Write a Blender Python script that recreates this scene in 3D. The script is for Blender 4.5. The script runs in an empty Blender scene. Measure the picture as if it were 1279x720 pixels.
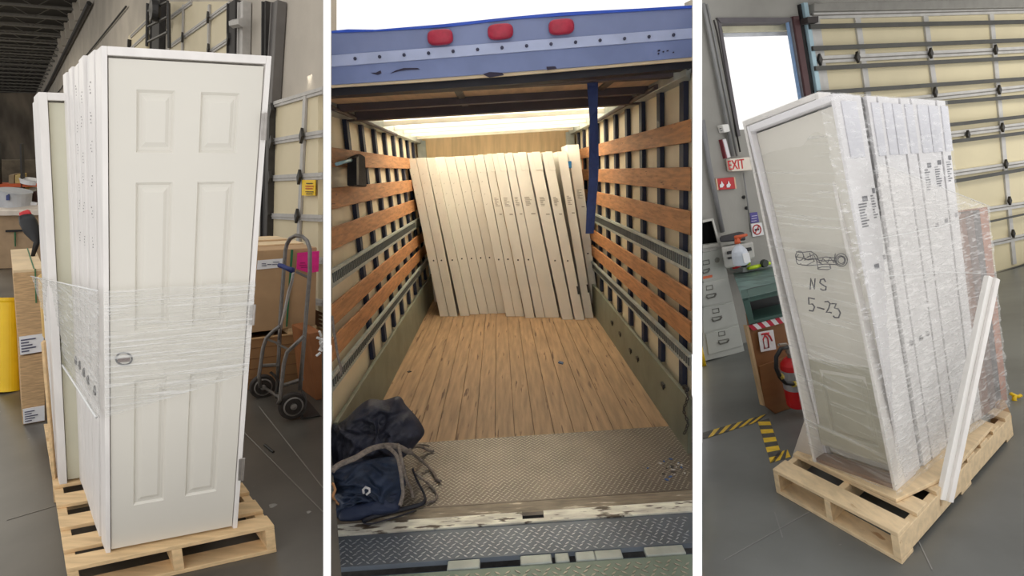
import bpy, math, random
from mathutils import Vector as Vec, Matrix
from mathutils import noise as mnoise
random.seed(7)
# ---------------------------------------------------------------- camera, sky, light
FPX = 700.0                                   # focal length in pixels of the 1279 x 720 frame
TH = math.atan(148/700.0)                     # downward pitch
CAM = Vec((0, 0, 1.77))
RIGHT = Vec((1, 0, 0)); FWD = Vec((0, math.cos(TH), -math.sin(TH))); UPV = Vec((0, math.sin(TH), math.cos(TH)))
sc = bpy.context.scene
cd = bpy.data.cameras.new('camera'); cam = bpy.data.objects.new('camera', cd); sc.collection.objects.link(cam)
cd.sensor_fit = 'HORIZONTAL'; cd.sensor_width = 36; cd.lens = 36*FPX/1279
cd.clip_start = .05; cd.clip_end = 300
cam.location = CAM; cam.rotation_euler = (math.pi/2-TH, 0, 0)
sc.camera = cam
sc.view_settings.view_transform = 'Standard'; sc.view_settings.look = 'None'
sc.view_settings.gamma = 1; sc.view_settings.use_curve_mapping = False
sc.view_settings.exposure = 0.0
w = bpy.data.worlds.new('sky'); sc.world = w; w.use_nodes = True
bg = w.node_tree.nodes['Background']; bg.inputs[0].default_value = (1.0, 0.985, 0.97, 1); bg.inputs[1].default_value = 1.12

def area(name, loc, target, size, power, color=(1, 1, 1), size_y=None, spread=180):
    l = bpy.data.lights.new(name, 'AREA'); l.energy = power; l.color = color
    l.shape = 'RECTANGLE'; l.size = size; l.size_y = size_y or size
    l.spread = math.radians(spread)
    o = bpy.data.objects.new(name, l); sc.collection.objects.link(o)
    o.location = loc; o.rotation_euler = (Vec(target)-Vec(loc)).to_track_quat('-Z', 'Y').to_euler()
    return o

# ---------------------------------------------------------------- helpers
def ray(x, y): return RIGHT*((x-640)/FPX) - UPV*((y-360)/FPX) + FWD
def atZ(x, y, Z): return CAM + ray(x, y)*Z
def on(x, y, pl):
    d = ray(x, y); return CAM + d*((pl[0]-CAM).dot(pl[1])/d.dot(pl[1]))
def dirvp(x, y): return ray(x, y).normalized()
def lerp(a, b, t): return a + (b-a)*t
def fr(a, o=Vec((0, 0, 0))): return a

def S(r, g, b):
    f = lambda c: (c/255/12.92) if c/255 <= .04045 else ((c/255+.055)/1.055)**2.4
    return (f(r), f(g), f(b))
MATS = {}
def mat(name, col, rough=.6, metal=0, var=.08, scale=6, bump=0, bscale=60, spec=.5, col2=None, stretch=(1, 1, 1), emit=0, alpha=None, detail=6, ramp=(.35, .65), spots=None):
    if name in MATS: return MATS[name]
    m = bpy.data.materials.new(name); m.use_nodes = True; N = m.node_tree.nodes; L = m.node_tree.links
    b = N['Principled BSDF']; b.inputs['Roughness'].default_value = rough; b.inputs['Metallic'].default_value = metal
    b.inputs['Specular IOR Level'].default_value = spec
    tc = N.new('ShaderNodeTexCoord'); mp = N.new('ShaderNodeMapping'); mp.inputs['Scale'].default_value = stretch
    L.new(tc.outputs['Object'], mp.inputs[0])
    nz = N.new('ShaderNodeTexNoise'); nz.inputs['Scale'].default_value = scale; nz.inputs['Detail'].default_value = detail
    L.new(mp.outputs[0], nz.inputs['Vector'])
    cr = N.new('ShaderNodeValToRGB'); cr.color_ramp.elements[0].position = ramp[0]; cr.color_ramp.elements[1].position = ramp[1]
    c2 = col2 or tuple(c*(1-var) for c in col); c1 = col if col2 else tuple(min(1, c*(1+var)) for c in col)
    cr.color_ramp.elements[0].color = (*c2, 1); cr.color_ramp.elements[1].color = (*c1, 1)
    L.new(nz.outputs['Fac'], cr.inputs[0]); out = cr.outputs[0]
    if spots:
        n2 = N.new('ShaderNodeTexNoise'); n2.inputs['Scale'].default_value = spots[1]; n2.inputs['Detail'].default_value = 4
        L.new(mp.outputs[0], n2.inputs['Vector'])
        r2 = N.new('ShaderNodeValToRGB'); r2.color_ramp.elements[0].position = spots[2]; r2.color_ramp.elements[1].position = spots[2]+.06
        L.new(n2.outputs['Fac'], r2.inputs[0])
        mx = N.new('ShaderNodeMix'); mx.data_type = 'RGBA'
        L.new(r2.outputs[0], mx.inputs[0]); L.new(out, mx.inputs[6]); mx.inputs[7].default_value = (*spots[0], 1); out = mx.outputs[2]
    L.new(out, b.inputs['Base Color'])
    if emit: L.new(out, b.inputs['Emission Color']); b.inputs['Emission Strength'].default_value = emit
    if alpha is not None: b.inputs['Alpha'].default_value = alpha
    if bump:
        bn = N.new('ShaderNodeTexNoise'); bn.inputs['Scale'].default_value = bscale; bn.inputs['Detail'].default_value = 3
        L.new(mp.outputs[0], bn.inputs['Vector'])
        bp = N.new('ShaderNodeBump'); bp.inputs['Strength'].default_value = bump; bp.inputs['Distance'].default_value = .01
        L.new(bn.outputs['Fac'], bp.inputs['Height']); L.new(bp.outputs[0], b.inputs['Normal'])
    MATS[name] = m; return m

class G:
    """collects geometry in world coordinates for ONE mesh"""
    def __init__(s): s.v = []; s.f = []; s.uv = {}
    def poly(s, pts, uv=None):
        b = len(s.v); s.v += [Vec(p) for p in pts]; s.f.append(tuple(range(b, b+len(pts))))
        if uv: s.uv[len(s.f)-1] = uv
        return s
    def hexa(s, p):        # p: 4 bottom (ccw) then 4 top
        b = len(s.v); s.v += [Vec(q) for q in p]
        s.f += [tuple(b+i for i in q) for q in ((0, 3, 2, 1), (4, 5, 6, 7), (0, 1, 5, 4), (1, 2, 6, 5), (2, 3, 7, 6), (3, 0, 4, 7))]; return s
    def prism(s, poly, vec):
        n = len(poly); b = len(s.v); vec = Vec(vec)
        s.v += [Vec(p) for p in poly] + [Vec(p)+vec for p in poly]
        s.f.append(tuple(range(b, b+n))); s.f.append(tuple(range(b+2*n-1, b+n-1, -1)))
        for i in range(n):
            j = (i+1) % n; s.f.append((b+i, b+n+i, b+n+j, b+j))
        return s
    def box(s, c, x, y, z):   # centre and three half-axis vectors
        c = Vec(c); x = Vec(x); y = Vec(y); z = Vec(z)
        return s.hexa([c-x-y-z, c+x-y-z, c+x+y-z, c-x+y-z, c-x-y+z, c+x-y+z, c+x+y+z, c-x+y+z])
    def cg(s, f, u0, u1, w0, w1, v0, v1):
        return s.hexa([f(u0, w0, v0), f(u1, w0, v0), f(u1, w1, v0), f(u0, w1, v0), f(u0, w0, v1), f(u1, w0, v1), f(u1, w1, v1), f(u0, w1, v1)])
    def tube(s, pts, r, n=8, closed=False, flat=1.0, up=None):
        pts = [Vec(p) for p in pts]; N = len(pts); rings = []
        prev = None
        for i, p in enumerate(pts):
            if closed: t = pts[(i+1) % N]-pts[i-1]
            else: t = pts[min(i+1, N-1)]-pts[max(i-1, 0)]
            t = t.normalized()
            if prev is None:
                a = Vec(up) if up else (Vec((0, 0, 1)) if abs(t.z) < .9 else Vec((1, 0, 0)))
            else: a = prev
            a = (a - t*a.dot(t)).normalized(); prev = a; c = t.cross(a)
            ri = r[i] if isinstance(r, (list, tuple)) else r
            b = len(s.v)
            for k in range(n):
                an = 2*math.pi*k/n; s.v.append(p + a*(math.cos(an)*ri*flat) + c*(math.sin(an)*ri))
            rings.append(b)
        M = N if closed else N-1
        for i in range(M):
            a = rings[i]; b = rings[(i+1) % N]
            for k in range(n): s.f.append((a+k, a+(k+1) % n, b+(k+1) % n, b+k))
        if not closed:
            s.f.append(tuple(rings[0]+k for k in reversed(range(n)))); s.f.append(tuple(rings[-1]+k for k in range(n)))
        return s
    def cyl(s, a, b, r, n=20, r2=None): return s.tube([a, b], [r, r2 if r2 is not None else r], n)
    def ringdisc(s, c, ax, profile, n=24):   # lathe: profile list of (radius, height along ax)
        ax = Vec(ax).normalized(); a = Vec((0, 0, 1)) if abs(ax.z) < .9 else Vec((1, 0, 0)); a = (a-ax*a.dot(ax)).normalized(); d = ax.cross(a)
        rings = []
        for (r, h) in profile:
            b = len(s.v); rings.append(b)
            for k in range(n):
                an = 2*math.pi*k/n; s.v.append(Vec(c)+ax*h+a*(math.cos(an)*max(r, 1e-5))+d*(math.sin(an)*max(r, 1e-5)))
        for i in range(len(rings)-1):
            p, q = rings[i], rings[i+1]
            for k in range(n): s.f.append((p+k, p+(k+1) % n, q+(k+1) % n, q+k))
        s.f.append(tuple(rings[0]+k for k in reversed(range(n)))); s.f.append(tuple(rings[-1]+k for k in range(n)))
        return s
    def sheet(s, fn, nu, nv):
        b = len(s.v)
        for j in range(nv+1):
            for i in range(nu+1): s.v.append(Vec(fn(i/nu, j/nv)))
        for j in range(nv):
            for i in range(nu):
                a = b+j*(nu+1)+i; s.f.append((a, a+1, a+nu+2, a+nu+1))
        return s
    def text(s, body, quad, lift=Vec((0, 0, 0)), depth=.002):
        cu = bpy.data.curves.new('tmp', 'FONT'); cu.body = body; ob = bpy.data.objects.new('tmp', cu)
        sc.collection.objects.link(ob); me = bpy.data.meshes.new_from_object(ob.evaluated_get(bpy.context.evaluated_depsgraph_get()))
        bpy.data.objects.remove(ob); bpy.data.curves.remove(cu)
        xs = [v.co.x for v in me.vertices]; ys = [v.co.y for v in me.vertices]
        x0, x1, y0, y1 = min(xs), max(xs), min(ys), max(ys); b = len(s.v)
        BL, BR, TR, TL = quad
        for v in me.vertices:
            u = (v.co.x-x0)/(x1-x0); t = (v.co.y-y0)/(y1-y0)
            s.v.append(lerp(lerp(BL, BR, u), lerp(TL, TR, u), t)+lift)
        for p in me.polygons: s.f.append(tuple(b+i for i in p.vertices))
        bpy.data.meshes.remove(me); return s

def build(name, g, m, parent=None, bev=0, smooth=False, label=None, kind=None, fix=True, sub=0):
    org = Vec((0, 0, 0))
    q = parent
    while q is not None: org += q.location; q = q.parent
    me = bpy.data.meshes.new(name); me.from_pydata([tuple(p-org) for p in g.v], [], g.f); me.validate()
    import bmesh
    if fix:
        bm = bmesh.new(); bm.from_mesh(me); bmesh.ops.recalc_face_normals(bm, faces=bm.faces); bm.to_mesh(me); bm.free()
    o = bpy.data.objects.new(name, me); sc.collection.objects.link(o)
    if parent is not None: o.parent = parent
    me.materials.append(m)
    if smooth:
        for p in me.polygons: p.use_smooth = True
    if bev:
        md = o.modifiers.new('bevel', 'BEVEL'); md.width = bev; md.segments = 2; md.limit_method = 'ANGLE'; md.angle_limit = math.radians(40)
    if sub:
        md = o.modifiers.new('sub', 'SUBSURF'); md.levels = sub; md.render_levels = sub
    if label: o['label'] = label
    if kind: o['kind'] = kind
    return o
def thing(name, label, cat, base, group=None):
    o = bpy.data.objects.new(name, None); sc.collection.objects.link(o); o.location = Vec(base); o.empty_display_size = .1
    o['label'] = label; o['category'] = cat
    if group: o['group'] = group
    return o
def tag(o, label, cat, group=None, kind=None):
    o['label'] = label; o['category'] = cat
    if group: o['group'] = group
    if kind: o['kind'] = kind
    return o
def struct(name, g, m, **k): return build(name, g, m, kind='structure', **k)

class Bay:
    def __init__(s, n, h, v, x, d):
        s.n = n.normalized(); s.v = v.normalized(); s.x = x.normalized(); s.d = d.normalized(); s.o = CAM - s.n*h
    def fl(s, px, py, z=0): return on(px, py, (s.o+s.n*z, s.n))
    def line(s, a, b, z=0): # upright plane through two floor-level pixels
        A = s.fl(*a, z); B = s.fl(*b, z); return (A, (B-A).cross(s.v).normalized())
def P(pl, *pts): return [on(x, y, pl) for x, y in pts]
def shift(pl, d):      # move a plane towards the camera by d
    n = pl[1] if (CAM-pl[0]).dot(pl[1]) > 0 else -pl[1]
    return (pl[0]+n*d, pl[1])
def tocam(pl): return pl[1] if (CAM-pl[0]).dot(pl[1]) > 0 else -pl[1]
def cage(quad, back):  # quad BL,BR,TR,TL ; f(u across, w back, v up)
    BL, BR, TR, TL = quad; back = Vec(back)
    return lambda u, w_, v: lerp(lerp(BL, BR, u), lerp(TL, TR, u), v) + back*w_
def invq(quad, p):
    BL, BR, TR, TL = quad; u = v = .5
    for _ in range(30):
        q = lerp(lerp(BL, BR, u), lerp(TL, TR, u), v); r = p-q
        du = lerp(BR-BL, TR-TL, v); dv = lerp(TL-BL, TR-BR, u)
        a, b, c = du.dot(du), du.dot(dv), dv.dot(dv); e, f_ = r.dot(du), r.dot(dv); D = a*c-b*b
        u += (e*c-f_*b)/D; v += (a*f_-b*e)/D
    return u, v

B1 = Bay(UPV*math.cos(TH)-FWD*math.sin(TH), 1.77, -dirvp(153, 2772), dirvp(2650, 212), dirvp(3, 212))
def camv(x, y, z): return RIGHT*x - UPV*y + FWD*z
_a, _b = camv(-259, 7, 700), camv(1010, -220, 700); _n = _a.cross(_b)
if _n.z < 0: _n = -_n
B3 = Bay(_n, 1.65, -dirvp(1420, 2850), -dirvp(381, 367), dirvp(1650, 140))
# the truck's own square frame
TZ = camv(-18, -146, 700).normalized(); TX = camv(.9967, -.0467, -.067); TX = (TX-TZ*TX.dot(TZ)).normalized(); TV = TX.cross(TZ)
TO = CAM - TV*1.93
def T(x, y, z): return TO + TX*x + TZ*y + TV*z
TFL = (TO, TV)
def tl(px, py, z=0): return on(px, py, (TO+TV*z, TV))
def tloc(p): d = p-TO; return (d.dot(TX), d.dot(TZ), d.dot(TV))

# ---------------------------------------------------------------- materials
white_paint = mat('white_paint', S(238, 236, 232), .45, var=.02, scale=3)
door_paint = mat('door_paint', S(219, 215, 205), .42, var=.02, scale=2)
jamb_paint = mat('jamb_paint', S(233, 229, 225), .5, var=.05, scale=5, stretch=(3, 3, .6))
concrete_wall = mat('concrete_wall', S(190, 181, 167), .85, var=.10, scale=1.2, bump=.2, bscale=30)
concrete_wall3 = mat('concrete_wall_pale', S(162, 160, 154), .85, var=.07, scale=2, bump=.2, bscale=30)
floor1 = mat('polished_concrete', S(90, 86, 79), .32, var=.28, scale=1.3, bump=.04, bscale=12, detail=10, spots=(S(150, 148, 142), 14, .72))
floor3 = mat('sealed_concrete', S(108, 110, 108), .35, var=.2, scale=1.1, bump=.04, bscale=12, detail=10, spots=(S(150, 150, 148), 16, .74))
dock_beige = mat('dock_panel', S(216, 202, 168), .55, var=.03, scale=2)
dock_beige3 = mat('dock_panel_pale', S(226, 214, 178), .55, var=.03, scale=2)
rail_grey = mat('galvanised', S(176, 172, 166), .45, .0, var=.08, scale=12)
dark_steel = mat('dark_steel', S(66, 64, 62), .5, .5, var=.12, scale=12)
black = mat('black_plastic', S(26, 26, 28), .5, var=.1)
pallet_wood = mat('pallet_wood', S(224, 192, 146), .75, var=.12, scale=5, stretch=(1, 8, 8), bump=.2, bscale=30, spots=(S(170, 126, 84), 3, .68))
pallet_wood3 = mat('pallet_pine', S(228, 203, 164), .75, var=.10, scale=5, stretch=(6, 1.5, 6), bump=.2, bscale=30, spots=(S(186, 148, 108), 3, .68))
card = mat('cardboard', S(184, 150, 112), .8, var=.06, scale=8)
card_dark = mat('cardboard_dark', S(158, 118, 78), .8, var=.08, scale=8)
board_edge = mat('board_edges', S(198, 164, 122), .8, var=.2, scale=14, stretch=(1, 1, 9), detail=3)
paper = mat('paper', S(238, 238, 240), .7, var=.02)
ink = mat('ink', S(40, 40, 46), .7, var=.02)
pink = mat('pink_paper', S(232, 40, 140), .6, var=.08, scale=20)
green_strap = mat('green_strap', S(40, 112, 74), .5)
blue_plastic = mat('blue_plastic', S(34, 48, 110), .45)
yellow = mat('yellow_paint', S(238, 196, 20), .45, var=.04)
red = mat('red_paint', S(196, 30, 36), .4, var=.06)
orange = mat('orange_paint', S(190, 84, 40), .55)
tube_grey = mat('hand_truck_tube', S(120, 116, 112), .38, .7, var=.12, scale=30)
rubber = mat('rubber', S(56, 50, 46), .8, var=.15, scale=30)
steel = mat('brushed_steel', S(170, 165, 160), .38, .8, var=.08, scale=30)

def film_mat(name, base, streak, stretch, sc_=8, col=(.93, .93, .92)):
    m = bpy.data.materials.new(name); m.use_nodes = True; N = m.node_tree.nodes; L = m.node_tree.links
    for n in list(N): N.remove(n)
    out = N.new('ShaderNodeOutputMaterial'); tr = N.new('ShaderNodeBsdfTransparent'); tr.inputs[0].default_value = (.97, .97, .96, 1)
    pb = N.new('ShaderNodeBsdfPrincipled'); pb.inputs['Base Color'].default_value = (*col, 1); pb.inputs['Roughness'].default_value = .22
    tc = N.new('ShaderNodeTexCoord'); mp = N.new('ShaderNodeMapping'); mp.inputs['Scale'].default_value = stretch[:3]
    if len(stretch) > 3: mp.inputs['Rotation'].default_value = stretch[3]
    L.new(tc.outputs['Object'], mp.inputs[0])
    nz = N.new('ShaderNodeTexNoise'); nz.inputs['Scale'].default_value = sc_; nz.inputs['Detail'].default_value = 5; nz.inputs['Distortion'].default_value = .4
    L.new(mp.outputs[0], nz.inputs['Vector'])
    mr = N.new('ShaderNodeMapRange'); mr.inputs[1].default_value = .5; mr.inputs[2].default_value = .78; mr.inputs[3].default_value = base; mr.inputs[4].default_value = streak
    L.new(nz.outputs['Fac'], mr.inputs[0])
    mx = N.new('ShaderNodeMixShader'); L.new(mr.outputs[0], mx.inputs[0]); L.new(tr.outputs[0], mx.inputs[1]); L.new(pb.outputs[0], mx.inputs[2])
    bp = N.new('ShaderNodeBump'); bp.inputs['Strength'].default_value = .9; bp.inputs['Distance'].default_value = .012
    L.new(nz.outputs['Fac'], bp.inputs['Height']); L.new(bp.outputs[0], pb.inputs['Normal'])
    L.new(mx.outputs[0], out.inputs[0]); return m

# ---------------------------------------------------------------- added dividing walls, standing for the white borders between the three views
def divider(name, pxa, pxb, Z0, Z1, top=3.4):
    g = G()
    pa = [camv((pxa-640)/FPX*Z0, 0, Z0), camv((pxb-640)/FPX*Z0, 0, Z0)]
    mid = (pxa+pxb)/2
    dirr = camv((mid-640)/FPX, 0, 1)
    q = []
    dn, upp = camv(0, 1, 0), camv(0, -1, 0)
    A, Bp = CAM+pa[0], CAM+pa[1]; back = dirr*(Z1-Z0)
    lo = dn*3.4; hi = upp*top
    g.hexa([A+lo, Bp+lo, Bp+lo+back, A+lo+back, A+hi, Bp+hi, Bp+hi+back*1, A+hi+back*1])
    # keep the wall's foot at the floor
    for i in (0, 1, 2, 3):
        j = i+4; a, b = g.v[i], g.v[j]; t = (a.z+.02)/(a.z-b.z); g.v[i] = lerp(a, b, t)
    return struct(name, g, mat('border_white', S(252, 252, 252), .5, var=.0))
divider('border_wall_left', 404.3, 413.8, 1.75, 9.5, 5.2)
divider('border_wall_right', 865.6, 877.4, 1.75, 9.5, 5.2)
# ================================================================ BAY 1 : stack of doors on a pallet in a warehouse
floor_p = (Vec((0, 0, 0)), Vec((0, 0, 1)))
W1 = (B1.fl(404, 432), B1.d.cross(B1.v).normalized())          # the long concrete wall
def w1(px, py, off=0): return on(px, py, shift(W1, off))
LD1 = camv((404.3-640)/FPX, 0, 1)                              # along the divider
# floor (trimmed along the divider)
nearp = B1.fl(404, 900); 
g = G(); e0 = Vec((CAM.x, CAM.y, 0)) + Vec((LD1.x, LD1.y, 0))*1.2; 
wa = W1[0]; wfar = wa + Vec((B1.d.x, B1.d.y, 0))*60
g.prism([e0, Vec((wa.x, wa.y, 0)), wfar, wfar+Vec((-40, 0, 0)), Vec((-16, 1, 0)), Vec((-4, .6, 0))], (0, 0, -.1))
struct('floor', g, floor1)
dd0 = Vec((B1.d.x, B1.d.y, 0)).normalized()
# concrete wall
ztop = 0
cc = w1(88, 20); zc = cc.z
up_h = lambda p, z: p + B1.v*((z-p.z)/B1.v.z)
A = W1[0]; Bf = A + B1.d*60
g = G(); g.prism([A, Bf, up_h(Bf, zc+.6), w1(60, -30), w1(408.5, -60), w1(408.5, 432)], -tocam(W1)*.1); struct('wall_back_left', g, concrete_wall)
fe = A + dd0*58
g = G(); g.prism([fe+Vec((3, 0, 0)), fe-Vec((45, 0, 0)), fe-Vec((45, 0, -zc-1)), fe+Vec((3, 0, zc+1))], Vec((0, .3, 0))); struct('wall_far', g, mat('far_wall', S(120, 108, 92), .8, var=.5, scale=.6, stretch=(1, 1, .4)))
# concrete joints on the wall
g = G()
for (a, b) in (((120, 60), (170, 4)),):
    pass
for px in (328.5,):
    g.prism([w1(px-1, 4, .004), w1(px+.3, 4, .004), w1(px-.5, 320, .004), w1(px-1.8, 320, .004)], tocam(W1)*.004)
struct('trim_1', g, mat('wall_joint', S(96, 78, 66), .9))
# ceiling deck and joists
xd = Vec((B1.x.x, B1.x.y, 0)).normalized(); dd = Vec((B1.d.x, B1.d.y, 0)).normalized()
c0 = up_h(A, zc); g = G()
g.prism([c0+dd*3, c0+dd*60, c0+dd*60-xd*25, c0+dd*3-xd*25], (0, 0, .12))
ceil_m = mat('ceiling_deck', S(56, 54, 50), .8, var=.1, scale=4, stretch=(1, 1, 1))
ceil = struct('ceiling', g, ceil_m)
jm = mat('joist_steel', S(120, 116, 108), .6, .2)
for k in range(26):
    g = G(); b0 = c0 + dd*(6+k*1.9)
    g.box(b0-xd*12+Vec((0, 0, -.10)), xd*12, dd*.05, Vec((0, 0, .03)))
    g.box(b0-xd*12+Vec((0, 0, -.52)), xd*12, dd*.05, Vec((0, 0, .03)))
    n = 34
    for i in range(n):
        a = b0-xd*(i*.7)+Vec((0, 0, -.1 if i % 2 else -.52)); c = b0-xd*((i+1)*.7)+Vec((0, 0, -.52 if i % 2 else -.1))
        g.tube([a, c], .018, 4)
    build('ceiling_joist', g, jm, parent=None, kind='structure').name = 'ceiling_joist'
# girder along the wall head and the conduit below it
g = G(); g.tube([w1(112, 4, .12), w1(63, 103, .12), w1(17, 186, .12)], .07, 8); tag(build('wall_pipe', g, dark_steel), 'dark pipe running along the top of the concrete wall toward the far end', 'pipe')
g = G(); g.tube([w1(158, 8, .05), w1(98, 82, .05), w1(40, 160, .05)], .02, 6); tag(build('wall_conduit', g, dark_steel), 'thin dark conduit slanting along the concrete wall below the thick pipe', 'pipe')
for k in range(14):   # beam seats under the deck
    g = G(); b0 = c0 + dd*(6+k*1.9)+Vec((0, 0, -.6))
    g.box(b0-xd*.12, xd*.14, dd*.14, Vec((0, 0, .3))); struct('ceiling_bracket', g, concrete_wall)

# dock doors in that wall -------------------------------------------------
def dock_door(name, label, quad_px, rows, cols, hinges, track):
    t = thing(name, label, 'dock door', up_h(w1(*quad_px[0]), 0.0) if False else w1(*quad_px[0]))
    q = [w1(x, y, .02) for x, y in quad_px]; n = tocam(W1)
    g = G(); g.prism(q, n*.05); build('door_panel', g, dock_beige, t)
    for r in rows:
        g = G(); a, b = w1(*r[0], .08), w1(*r[1], .08); d = (b-a).normalized(); upv = B1.v
        wd = r[2] if len(r) > 2 else .034
        g.box((a+b)/2, (b-a)/2, n*.012, upv*wd); g.box((a+b)/2+n*.014, (b-a)/2, n*.006, upv*wd*.15)
        build('section_rail', g, rail_grey, t)
    for c_ in cols:
        g = G(); a, b = w1(*c_[0], .085), w1(*c_[1], .085); d = B1.d
        g.box((a+b)/2, (b-a)/2, n*.012, d*.036); build('stile', g, rail_grey, t)
    for h in hinges:
        p = w1(*h, .11); g = G(); s = .06
        g.prism([p-B1.v*s*1.3, p+B1.d*s*.6, p+B1.v*s*1.3, p-B1.d*s*.6], n*.03); build('hinge', g, dark_steel, t)
    for (a, b, wd, m_) in track:
        g = G(); A_, B_ = w1(*a, .09), w1(*b, .09); g.box((A_+B_)/2, (B_-A_)/2, n*.05, B1.d*wd); build('door_track', g, m_, t)
    return t
dock_door('dock_door', 'beige sectional dock door behind the hand truck with yellow sign on it',
    [(338, 420), (404, 432), (404, 113), (343, 131)],
    [((343, 131), (404, 113)), ((342, 177), (404, 167)), ((340, 223), (404, 220)), ((338, 270), (404, 273)), ((336, 318), (404, 326)), ((336, 365), (404, 379))],
    [((382, 119), (368, 425))], [(379, 170), (376, 221.5), (373, 270), (341, 138), (341, 178), (339, 222), (337, 268)],
    [((341, 132), (335, 420), .05, dark_steel)])
dock_door('dock_door', 'beige sectional dock door high behind the front door top',
    [(208, 330), (291, 360), (291, 3), (217, 3)],
    [((211, 60), (288, 5)), ((214, 22), (240, 3)), ((210, 100), (290, 48)), ((210, 140), (290, 95))],
    [((229.5, 6), (224, 300)), ((262, 6), (256, 300))], [(229.5, 47), (261.5, 22), (211, 31), (287, 49), (262, 62)], [])
dock_door('dock_door', 'narrow visible slice of beige dock door farthest along the wall',
    [(160, 200), (187, 200), (187, 24), (164, 46)],
    [((164, 46), (187, 24)), ((163, 62), (187, 40))], [], [], [((163, 50), (160, 200), .05, dark_steel)])
# dark door jamb channels and gear beside them
for (label, a, b, wd, m_) in (
    ('dark recess with track left of the middle dock door', (199, 3), (192, 330), .36, mat('channel_dark', S(52, 49, 47), .7)),
    ('dark recess with track right of the middle dock door', (295, 3), (293, 330), .14, mat('channel_dark', S(52, 49, 47), .7)),
    ('grey upright channel on the wall beside the front door top', (307, 3), (302, 330), .07, rail_grey),
    ('slim dark vertical conduit beside the front door hinge edge', (336.5, 3), (334, 330), .035, dark_steel),
    ('grey vertical track pipe left of the bare concrete', (350, 3), (342.5, 132), .07, mat('pipe_grey', S(112, 108, 104), .6, .2))):
    g = G(); A_, B_ = w1(*a, .06), w1(*b, .06); n = tocam(W1)
    g.box((A_+B_)/2, (B_-A_)/2, n*.05, B1.d*wd); g.box((A_+B_)/2+B1.d*wd+n*.04, (B_-A_)/2, n*.03, B1.d*.012)
    tag(build('wall_channel', g, m_, bev=.004), label, 'wall channel')
t = thing('door_operator', 'jumbled dark chain hoist gear high beside the middle dock door', 'hoist', w1(192, 20, .3))
g = G(); n = tocam(W1)
g.tube([w1(185, 4, .3), w1(184, 58, .3)], .03, 6); build('upright', g, dark_steel, t)
g = G(); g.tube([w1(211, 4, .3), w1(212, 60, .3)], .03, 6); build('upright', g, dark_steel, t)
for yy in (14, 33, 52):
    g = G(); g.tube([w1(186, yy, .3), w1(210, yy-12, .3)], .022, 6); build('cross_brace', g, dark_steel, t)
g = G(); g.ringdisc(w1(199, 14, .3), n, [(.16, 0), (.18, .04), (.16, .12), (.05, .14)]); build('pulley', g, dark_steel, t)
g = G(); g.tube([w1(291, 30, .18), w1(303, 28, .18)], .05, 6); tag(build('track_bracket', g, rail_grey), 'short grey bracket joining the channel right of the middle dock door', 'bracket')

# yellow sign
t = thing('warning_sign', 'small yellow warning sign on the dock door above the pink paper', 'sign', w1(386, 235, .12))
n = tocam(W1); g = G(); g.prism([w1(378.5, 244.5, .10), w1(394.5, 244.5, .10), w1(395, 225, .10), w1(379, 225, .10)], n*.01); build('sign_plate', g, yellow, t)
g = G()
for yy, a, b in ((229, 383, 391), (239.5, 382, 392), (242, 383, 391)):
    g.prism([w1(a, yy+.8, .115), w1(b, yy+.8, .115), w1(b, yy-.3, .115), w1(a, yy-.3, .115)], n*.002)
build('lettering', g, mat('sign_black', S(60, 50, 20), .6), t, label='dark lines of small lettering')
g = G()
for yy, a, b in ((232.5, 382, 392), (235.5, 382, 391)):
    g.prism([w1(a, yy+.9, .115), w1(b, yy+.9, .115), w1(b, yy-.5, .115), w1(a, yy-.5, .115)], n*.002)
build('lettering', g, mat('sign_red', S(190, 90, 20), .6), t, label='orange lines of small lettering')

# ---- door builder (frame, slab with six raised panels, bore hole, hinges)
def panel_front(g, f, us, vs, panels, w0, rec):
    """front face of a slab as a grid; cells in panels get an embossed raised panel"""
    for i in range(len(us)-1):
        for j in range(len(vs)-1):
            a, b, c, d = us[i], us[i+1], vs[j], vs[j+1]
            if (i, j) in panels:
                du, dv = panels[(i, j)]
                rings = [(0, 0), (.16, rec), (.26, rec*.85), (.36, rec*.8), (.62, rec*.05), (.64, 0)]
                pr = None
                for (k, dep) in rings:
                    a1, b1, c1, d1 = a+du*k, b-du*k, c+dv*k, d-dv*k
                    cur = [f(a1, w0+dep, c1), f(b1, w0+dep, c1), f(b1, w0+dep, d1), f(a1, w0+dep, d1)]
                    if pr:
                        for q in range(4): g.poly([pr[q], pr[(q+1) % 4], cur[(q+1) % 4], cur[q]])
                    pr = cur
                g.poly(pr)
            else: g.poly([f(a, w0, c), f(b, w0, c), f(b, w0, d), f(a, w0, d)])
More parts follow.
